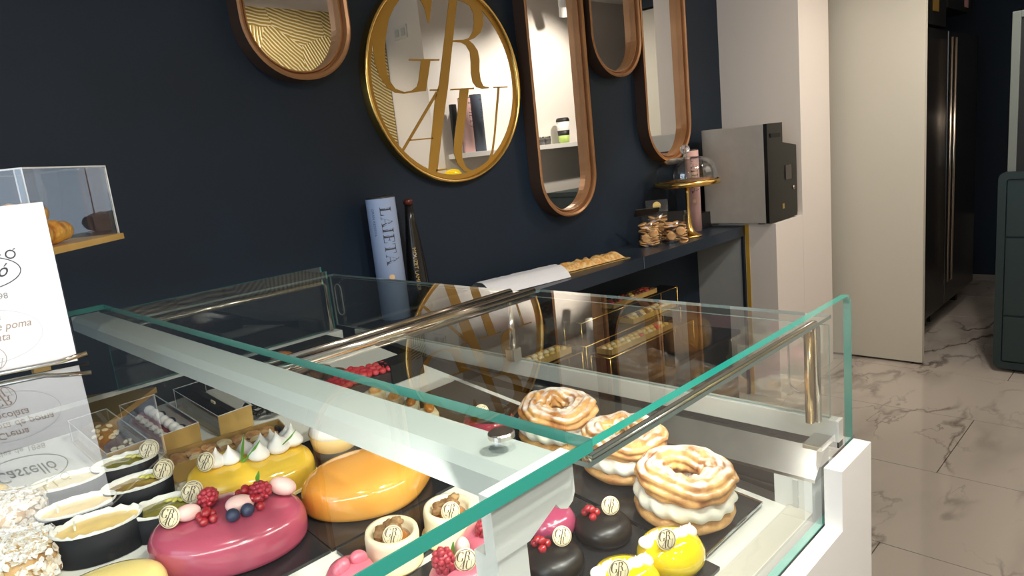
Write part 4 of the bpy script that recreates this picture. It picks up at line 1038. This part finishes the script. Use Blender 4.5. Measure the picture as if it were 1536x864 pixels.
# 6 gold and clear loaf boxes
def loaf_box(label, P0, rz, L_, w_, h, filler, fh=None):
    t = thing('loaf_box', label, 'cake box', (P0[0], P0[1], dz(P0[1])+.001), rz, True)
    ob('gold_base', bx((0, 0, 0), (w_, L_, .002)), GOLDM, t)
    ob('gold_front', bx((0, 0, .002), (w_, .002, h)), GOLDM, t)
    ob('gold_back', bx((0, L_-.002, .002), (w_, L_, h)), BLACK, t)
    for x in (0, w_-.0012):
        bm = new(); box(bm, (x, .0022, .002), (x+.0012, L_-.0022, h)); bm.normal_update()
        for f in bm.faces: f.material_index = 0 if abs(f.normal.x) > .9 else 1
        me = bpy.data.meshes.new('clear_side'); bm.to_mesh(me); bm.free(); ob('clear_side', me, [ACRYL, ACE], t)
    bm = new(); box(bm, (0, 0, h), (w_, L_, h+.0012)); bm.normal_update()
    for f in bm.faces: f.material_index = 0 if abs(f.normal.z) > .9 else 1
    me = bpy.data.meshes.new('clear_lid'); bm.to_mesh(me); bm.free(); ob('clear_lid', me, [ACRYL, ACE], t)
    if filler: filler(t, L_, w_, h)
    return t
def loaf(t, L_, w_, h, m=CHOC, f=.55, nm='loaf'):
    bm = new(); n = 24; pts = []
    prism(bm, [(w_*.12, .004), (w_*.88, .004), (w_*.90, h*f*.6), (w_*.72, h*f*.92), (w_*.5, h*f), (w_*.28, h*f*.92), (w_*.10, h*f*.6)], 'y', .008, L_*.92)
    bmesh.ops.subdivide_edges(bm, edges=bm.edges, cuts=3)
    for v in bm.verts:
        if v.co.z > .006: v.co.z += .0015*hnoise(v.co.x*80, v.co.y*80, 1)
    return ob(nm, bm, m, t)
def fill_nuts(t, L_, w_, h):
    loaf(t, L_, w_, h, CHOC, .72)
    rnd = random.Random(4)
    for k in range(22): ball(t, 'white_nut', (w_*rnd.uniform(.2, .8), rnd.uniform(.015, L_*.85), h*.72+.001), .0035, mat('white_nuts', (.85, .74, .50), .4), (1.3, .8, .7), (0, 0, rnd.uniform(0, 3)), 2)
def fill_red(t, L_, w_, h):
    loaf(t, L_, w_, h, gm('beet_cake', (.26, .03, .05), .4, .2), .50)
    for k in range(7):
        y = .016+k*(L_*.8/7)
        kiss(t, (w_*.28, y, h*.49), .0065, CREAM, .8); ball(t, 'marshmallow', (w_*.60, y+.003, h*.49+.007), .0085, MERI, (.9, .8, .9)); 
        if k % 2 == 0: ball(t, 'blueberry', (w_*.74, y+.012, h*.49+.005), .006, BLUEB)
def fill_dark(t, L_, w_, h):
    loaf(t, L_, w_, h, DCH, .80); ob('decor_stick', bx((w_*.45, L_*.4, h*.8), (w_*.45+.002, L_*.4+.012, h*.8+.004)), CREAMD, t)
A0 = deck(160, 708); loaf_box('gold front box with nut-studded chocolate loaf, leftmost of the loaf boxes', (.203, 1.012), .05, .155, .053, .034, fill_nuts)
A0 = deck(246, 690); loaf_box('gold front box with red loaf, marshmallows and blueberries, middle loaf box', (.272, 1.012), .05, .155, .053, .034, fill_red)
A0 = deck(328, 664); loaf_box('gold front box with a plain dark chocolate loaf, rightmost loaf box', (.352, 1.012), .05, .155, .052, .034, fill_dark)
# flat box of florentines
A0 = deck(262, 727); B0 = deck(434, 672)
fb = thing('florentine_box', 'long flat gold box of small nut florentines in two rows, under a clear lid', 'cake box', (A0.x, A0.y, dz(A0.y)+.001), math.atan2(B0.y-A0.y, B0.x-A0.x), True)
LB = math.hypot(B0.x-A0.x, B0.y-A0.y)+.004; WB = .048; hB = .0255
for nm, a, b in (('gold_base', (0, 0, 0), (LB, WB, .002)), ('gold_side', (0, 0, .002), (LB, .0015, hB)), ('gold_side', (0, WB-.0015, .002), (LB, WB, hB)), ('gold_end', (0, .0015, .002), (.0015, WB-.0015, hB)), ('gold_end', (LB-.0015, .0015, .002), (LB, WB-.0015, hB))): ob(nm, bx(a, b), GOLDM, fb)
FLO = mat('florentine_nut', (.42, .18, .06), .35, noise=(90, (.74, .44, .20), .35, .65), bump=.6, bscale=220, coat=.3)
FLW = mat('florentine_pale', (.72, .56, .30), .4, noise=(90, (.85, .72, .48), .35, .65), bump=.6, bscale=220)
mes = []
for m_ in (FLO, FLW):
    bm = new(); ico(bm, (0, 0, 0), .0112, 2, (1, 1, .55))
    for v in bm.verts: v.co *= 1+.22*hnoise(v.co.x*300, v.co.y*300, v.co.z*300)
    me = mesh_of(bm, 'florentine', False); me.materials.append(m_); mes.append(me)
nF = 7
for i in range(nF):
    for j in range(2):
        o = ob('florentine', mes[1 if (i+j*2) % 4 == 1 else 0], None, fb); o.location = (.014+i*.0200, .0140+j*.0200, .0185); o.rotation_euler = (0, 0, i*1.3+j)
ob('dark_sachet', bx((.014+nF*.020-.006, .004, .003), (LB-.004, .022, .019), .002), mat('navy_foil', (.02, .03, .08), .15, metal=.5), fb)
ob('dark_sachet', bx((.014+nF*.020-.006, .026, .003), (LB-.004, .044, .019), .002), mat('navy_foil'), fb)
bm = new(); box(bm, (0, 0, hB+.0002), (LB, WB, hB+.0012)); ob('clear_lid', bm, [ACRYL], fb)
# small clear pot of dark beans
P = deck(402, 640); t = thing('bean_pot', 'low clear pot of shiny black coffee beans behind the florentine box', 'pot', (P.x+.02, P.y+.05, dz(P.y+.05)+.001), 0, True)
bm = new(); lathe(bm, [(0, 0), (.030, 0), (.031, .016), (.030, .016), (.0292, .001)], 28); ob('pot', bm, ACRYL, t, True)
rnd = random.Random(3)
for k in range(30): a = rnd.uniform(0, 6.3); q = .026*math.sqrt(rnd.random()); ball(t, 'bean', (q*math.cos(a), q*math.sin(a), .006+.006*rnd.random()), .0045, DCH, (1.3, .9, .7), (0, 0, a), 2)
# tartlet cup with meringue behind the bar
P = deck(505, 690); t = thing('meringue_cup', 'caramel coloured cup with piped white meringue on top', 'dessert cup', (P.x, P.y, dz(P.y)+BOARD), 0, True)
bm = new(); lathe(bm, [(0, 0), (.026, 0), (.029, .020), (0, .020)], 36); ob('dark_base', bm, mat('dark_wrapper', (.05, .04, .035), .4), t, True)
bm = new(); lathe(bm, [(.029, .020), (.0335, .040), (.031, .040), (0, .036)], 36); ob('biscuit_side', bm, mat('toffee', (.72, .46, .16), .35, noise=(40, (.80, .56, .24), .3, .7)), t, True)
bm = new(); lathe(bm, [(0, .037), (.030, .037), (.033, .043), (.028, .052), (.016, .054), (0, .052)], 36)
for v in bm.verts: v.co.z += .002*hnoise(v.co.x*80, v.co.y*80, 0) if v.co.z > .04 else 0
ob('meringue', bm, MERI, t, True)
# walnut tarts
def walnut_tart(label, px, py, rz=0):
    P = deck(px, py); t = thing('walnut_tart', label, 'tart', (P.x, P.y, dz(P.y)+BOARD), rz, True)
    bm = new(); lathe(bm, [(0, 0), (.030, 0), (.031, .002), (.0275, .006), (.0285, .030), (.0275, .036), (.0235, .037), (.021, .032), (.019, .026), (0, .025)], 44); ob('shell', bm, TARTC, t, True)
    bm = new(); lathe(bm, [(.0275, .0), (.0315, .0), (.0315, .003), (.0275, .003)], 44); ob('crust_foot', bm, BISC, t, True)
    bm = new(); lathe(bm, [(.0, .0305), (.013, .030), (.0195, .027), (.0, .026)], 30); ob('caramel', bm, CARA, t, True)
    rnd = random.Random(int(px))
    for k in range(7):
        a = k*1.0; bm = new(); ico(bm, (0, 0, 0), .0068, 3, (1.2, .8, .75))
        for v in bm.verts: v.co *= 1+.35*hnoise(v.co.x*260+k, v.co.y*260, v.co.z*260)
        o = ob('walnut_half', bm, WALN, t, True); o.location = (-.004+.009*math.cos(a), .008*math.sin(a), .037+(.008 if k > 4 else 0)); o.rotation_euler = (rnd.uniform(-.6, .6), rnd.uniform(-.6, .6), a)
    disc(t, (-.008, -.013, .040), -.55, 1.15, 1.0)
walnut_tart('walnut and caramel tart nearest the camera left of the front glass edge', 592, 845)
walnut_tart('walnut and caramel tart touching the front glass edge in view, right of the other', 676, 808)
# pink domes
def dome(name, label, px, py, r, h, m, cat='cake', board=BOARD, sy=1, rz=0, seg=44):
    P = deck(px, py); t = thing(name, label, cat, (P.x, P.y, dz(P.y)+board), rz, True)
    bm = new(); lathe(bm, [(0, 0), (r*.80, 0), (r*.92, h*.08), (r, h*.30), (r*.97, h*.58), (r*.82, h*.84), (r*.5, h*.98), (0, h*1.0)], seg, sy=sy); ob('glaze', bm, m, t, True); return t
c = dome('pink_dome_cake', 'pink dome cake with raspberry, seen left of the white leg', 733, 838, .029, .033, PNK2)
berry_rasp(c, (-.006, -.004, .040), .011, (.3, .4, 0)); disc(c, (.014, -.006, .040), -.5, 1.2)
c = dome('pink_dome_cake', 'pink dome cake with raspberry, pink meringue and mint at the bottom edge', 690, 893, .030, .033, PNK2)
berry_rasp(c, (-.016, .002, .043), .0125, (.2, -.3, 0)); ball(c, 'pink_meringue', (.010, .004, .042), .0125, MERP, (.8, .6, 1.1), (0, -.4, .6)); disc(c, (.001, -.010, .041), -.6, 1.2, 1.1); blade(c, [(-.003, .004, .036), (-.003, .004, .046), (-.002, .003, .056)], .004)
c = dome('pink_dome_cake', 'pink heart topped cake just showing at the bottom edge', 530, 890, .026, .030, PNK2)
for s in (-1, 1): ball(c, 'pink_petal', (.010*s, 0, .031), .010, PNK2, (1, .7, .8), (0, .5*s, 0))
c = dome('plum_dome_cake', 'smooth plum pink dome cake behind the white bracket', 825, 800, .030, .028, PLUM)
for i, (px, py, lb) in enumerate(((905, 808, 'dark chocolate dome with redcurrants, behind the lemon cake'), (832, 857, 'dark chocolate dome with redcurrants, right beside the white leg'))):
    c = dome('chocolate_dome_cake', lb, px, py, .032, .024, DCH)
    currants(c, (-.008, .010, .022), 5, .0045, .009); disc(c, (.010, -.002, .033), -.6, 1.1)
for i, (px, py, lb) in enumerate(((1006, 852, 'glossy yellow lemon cake with piped cream at the right'), (938, 900, 'glossy yellow lemon cake cut off by the bottom edge'))):
    c = dome('lemon_dome_cake', lb, px, py, .0365, .033, LEM, rz=-.5, sy=.86)
    for k in range(5):
        x = -.026+.0125*k; kiss(c, (x, .004+.003*math.sin(k*2), .029-.35*abs(x)*.3), .0088, MERI, 1.05, (.1, 0))
    disc(c, (-.013, -.011, .040), .0, 1.1, 1.05)

# filled pastry rings
CRUST = mat('choux_crust', (.36, .14, .035), .5, noise=(38, (.66, .38, .14), .32, .62), bump=.6, bscale=110)
def powdered():
    m = bpy.data.materials.new('sugared_choux'); m.use_nodes = True; nt = m.node_tree; b = nt.nodes['Principled BSDF']; N = nt.nodes.new; L = nt.links.new
    tc = N('ShaderNodeTexCoord'); n1 = N('ShaderNodeTexNoise'); n1.inputs['Scale'].default_value = 45; n1.inputs['Detail'].default_value = 5; L(tc.outputs['Object'], n1.inputs['Vector'])
    cr = N('ShaderNodeValToRGB'); cr.color_ramp.elements[0].position = .35; cr.color_ramp.elements[1].position = .62; cr.color_ramp.elements[0].color = (.34, .12, .025, 1); cr.color_ramp.elements[1].color = (.72, .40, .14, 1); L(n1.outputs['Fac'], cr.inputs['Fac'])
    ge = N('ShaderNodeNewGeometry'); sp_ = N('ShaderNodeSeparateXYZ'); L(ge.outputs['Normal'], sp_.inputs[0])
    n2 = N('ShaderNodeTexNoise'); n2.inputs['Scale'].default_value = 60; n2.inputs['Detail'].default_value = 3; L(tc.outputs['Object'], n2.inputs['Vector'])
    s = N('ShaderNodeMath'); s.operation = 'MULTIPLY_ADD'; s.inputs[1].default_value = 1.0; L(n2.outputs['Fac'], s.inputs[0]); L(sp_.outputs['Z'], s.inputs[2])
    mr = N('ShaderNodeMapRange'); mr.inputs['From Min'].default_value = 1.28; mr.inputs['From Max'].default_value = 1.60; mr.inputs['To Max'].default_value = .85; L(s.outputs[0], mr.inputs['Value'])
    mx = N('ShaderNodeMix'); mx.data_type = 'RGBA'; mx.inputs['B'].default_value = (.86, .82, .80, 1); L(mr.outputs[0], mx.inputs['Factor']); L(cr.outputs[0], mx.inputs['A']); L(mx.outputs['Result'], b.inputs['Base Color'])
    b.inputs['Roughness'].default_value = .6
    bp = N('ShaderNodeBump'); bp.inputs['Strength'].default_value = .6; bp.inputs['Distance'].default_value = .003; L(n1.outputs['Fac'], bp.inputs['Height']); L(bp.outputs[0], b.inputs['Normal'])
    return m
POW = powdered()
def torus(R_, r_, zc, zs, f, nu=96, nv=24):
    bm = new(); g_ = []
    for i in range(nu):
        u = 2*PI*i/nu; row = []
        for j in range(nv):
            v = 2*PI*j/nv; rr, zz, tw = f(u, v)
            q = R_+r_*rr*math.cos(v)
            row.append(bm.verts.new((q*math.cos(u+tw), q*math.sin(u+tw), zc+r_*zs*rr*math.sin(v)+zz)))
        g_.append(row)
    for i in range(nu):
        for j in range(nv): bm.faces.new((g_[i][j], g_[(i+1) % nu][j], g_[(i+1) % nu][(j+1) % nv], g_[i][(j+1) % nv]))
    return bm
def paris(label, px, py, R_=.033, r_=.022, seed=0):
    P = deck(px, py); t = thing('filled_pastry_ring', label, 'pastry', (P.x, P.y, dz(P.y)+BOARD+.003), seed, True)
    s_ = R_/.033
    ob('ring_base', torus(R_, r_*1.05, .010*s_, .48, lambda u, v: (1+.08*hnoise(math.cos(u)*3+seed, math.sin(u)*3, v), 0, 0)), CRUST, t, True)
    ob('piped_cream', torus(R_, r_*1.05, .025*s_, .66, lambda u, v: (1+.085*math.cos(u*15+v*2.0)+.03*hnoise(math.cos(u)*4, math.sin(u)*4, seed), 0, 0), 150, 24), CREAM, t, True)
    def top(u, v):
        gr = .26*abs(math.sin(v*4.5+2.0*hnoise(math.cos(u)*1.1+seed, math.sin(u)*1.1, 1)*2+u*1.0))**.7 
        return (.86+gr+.16*hnoise(math.cos(u)*3+seed, math.sin(u)*3, math.sin(v)), .004*hnoise(math.cos(u)*2.2, math.sin(u)*2.2, seed+4), .05*hnoise(math.cos(u)*3, math.sin(v)*2, seed+7))
    ob('sugared_top', torus(R_*.98, r_*1.0, .044*s_, .72, top, 140, 56), POW, t, True)
paris('large cream-filled pastry ring dusted with sugar, nearest the right end', 1026, 777, .0370, .0190, 1)
paris('cream-filled pastry ring dusted with sugar, middle of the row of three', 937, 711, .0350, .0185, 2)
paris('cream-filled pastry ring dusted with sugar, third back under the rail', 838, 667, .0355, .0190, 3)
# back right: dark red dome, berry slices, nougat, brown buns
c = dome('berry_dome_cake', 'large dark red glazed dome cake with a cream disc at the back', 735, 655, .040, .036, gm('dark_berry_glaze', (.36, .02, .05), .12, .9))
bm = new(); lathe(bm, [(0, .030), (.030, .030), (.033, .034), (.026, .038), (0, .039)], 40); ob('dark_top', bm, DCH, c, True); disc(c, (-.025, -.012, .048), -.6, 1.0)
def berry_slice(label, px, py, L_, w_, rz, h=.022, n=34, seed=0):
    P = deck(px, py); t = thing('berry_slice', label, 'cake', (P.x, P.y, dz(P.y)+.001), rz, True)
    ob('slice_base', bx((-L_/2, -w_/2, 0), (L_/2, w_/2, h), .003), BLACK if False else mat('dark_sponge', (.04, .02, .02), .5), t)
    rnd = random.Random(seed); k = 0
    nx = max(2, int(L_/.0125)); ny = max(2, int(w_/.0125))
    RB = mat('glazed_red_berry', (.55, .02, .04), .10, coat=1, noise=(60, (.75, .08, .08), .4, .7))
    for i in range(nx):
        for j in range(ny): ball(t, 'red_berry', (-L_/2+L_*(i+.5)/nx+rnd.uniform(-.001, .001), -w_/2+w_*(j+.5)/ny, h+.003+rnd.uniform(0, .002)), .0070, RB, (1, 1, .85), sub=2)
    return t
berry_slice('red berry topped slice, nearer of the two behind the cross bar', 520, 592, .095, .050, .35, seed=1)
berry_slice('red berry topped slice, farther back beside the black box', 560, 576, .065, .045, -.2, seed=2)
P = deck(590, 578); tag(ob('black_cube_box', bx((P.x, P.y, dz(P.y)+.001), (P.x+.07, P.y+.05, dz(P.y)+.035), .003), BLACK), 'small matte black box beside the red berry slices', 'box')
t = None
for i, (px, py) in enumerate(((565, 607), (592, 616), (618, 626), (645, 636))):
    P = deck(px, py); c = thing('nougat_piece', ['leftmost pale nougat piece with orange crisp, behind the cross bar', 'second pale nougat piece from the berry slice', 'third pale nougat piece from the berry slice', 'fourth pale nougat piece, nearest the dark red dome'][i], 'pastry', (P.x, P.y, dz(P.y)+.001), .4*i, True)
    ob('nougat', bx((-.013, -.012, 0), (.013, .012, .022), .003), mat('nougat_cream', (.74, .60, .36), .5, noise=(60, (.80, .70, .50), .3, .7)), c)
    bm = new(); ico(bm, (0, 0, .025), .009, 2, (1.3, .9, .8))
    for v in bm.verts: v.co += Vector((hnoise(v.co.x*200, v.co.y*200, i), hnoise(v.co.y*200, v.co.x*200, i), hnoise(v.co.z*200, 1, i)))*.003
    ob('crisp', bm, mat('orange_crisp', (.72, .34, .08), .4) if i < 2 else CARA, c, True)
for i, (px, py) in enumerate(((425, 548), (452, 562), (482, 568), (505, 574))):
    P = deck(px, py); c = thing('brown_bun', ['leftmost small brown bun at the dark back of the case', 'second small brown bun at the dark back', 'third small greenish bun at the dark back', 'fourth small bun beside the red berry slice'][i], 'pastry', (P.x, P.y, dz(P.y)+.001), i, True)
    bm = new(); ico(bm, (0, 0, .013), .020, 3, (1.15, .9, .65))
    for v in bm.verts: v.co += v.co.normalized()*.002*hnoise(v.co.x*120, v.co.y*120, i); v.co.z = max(0, v.co.z)
    ob('crust', bm, CHOC if i else mat('orange_bun', (.45, .16, .05), .4), c, True)
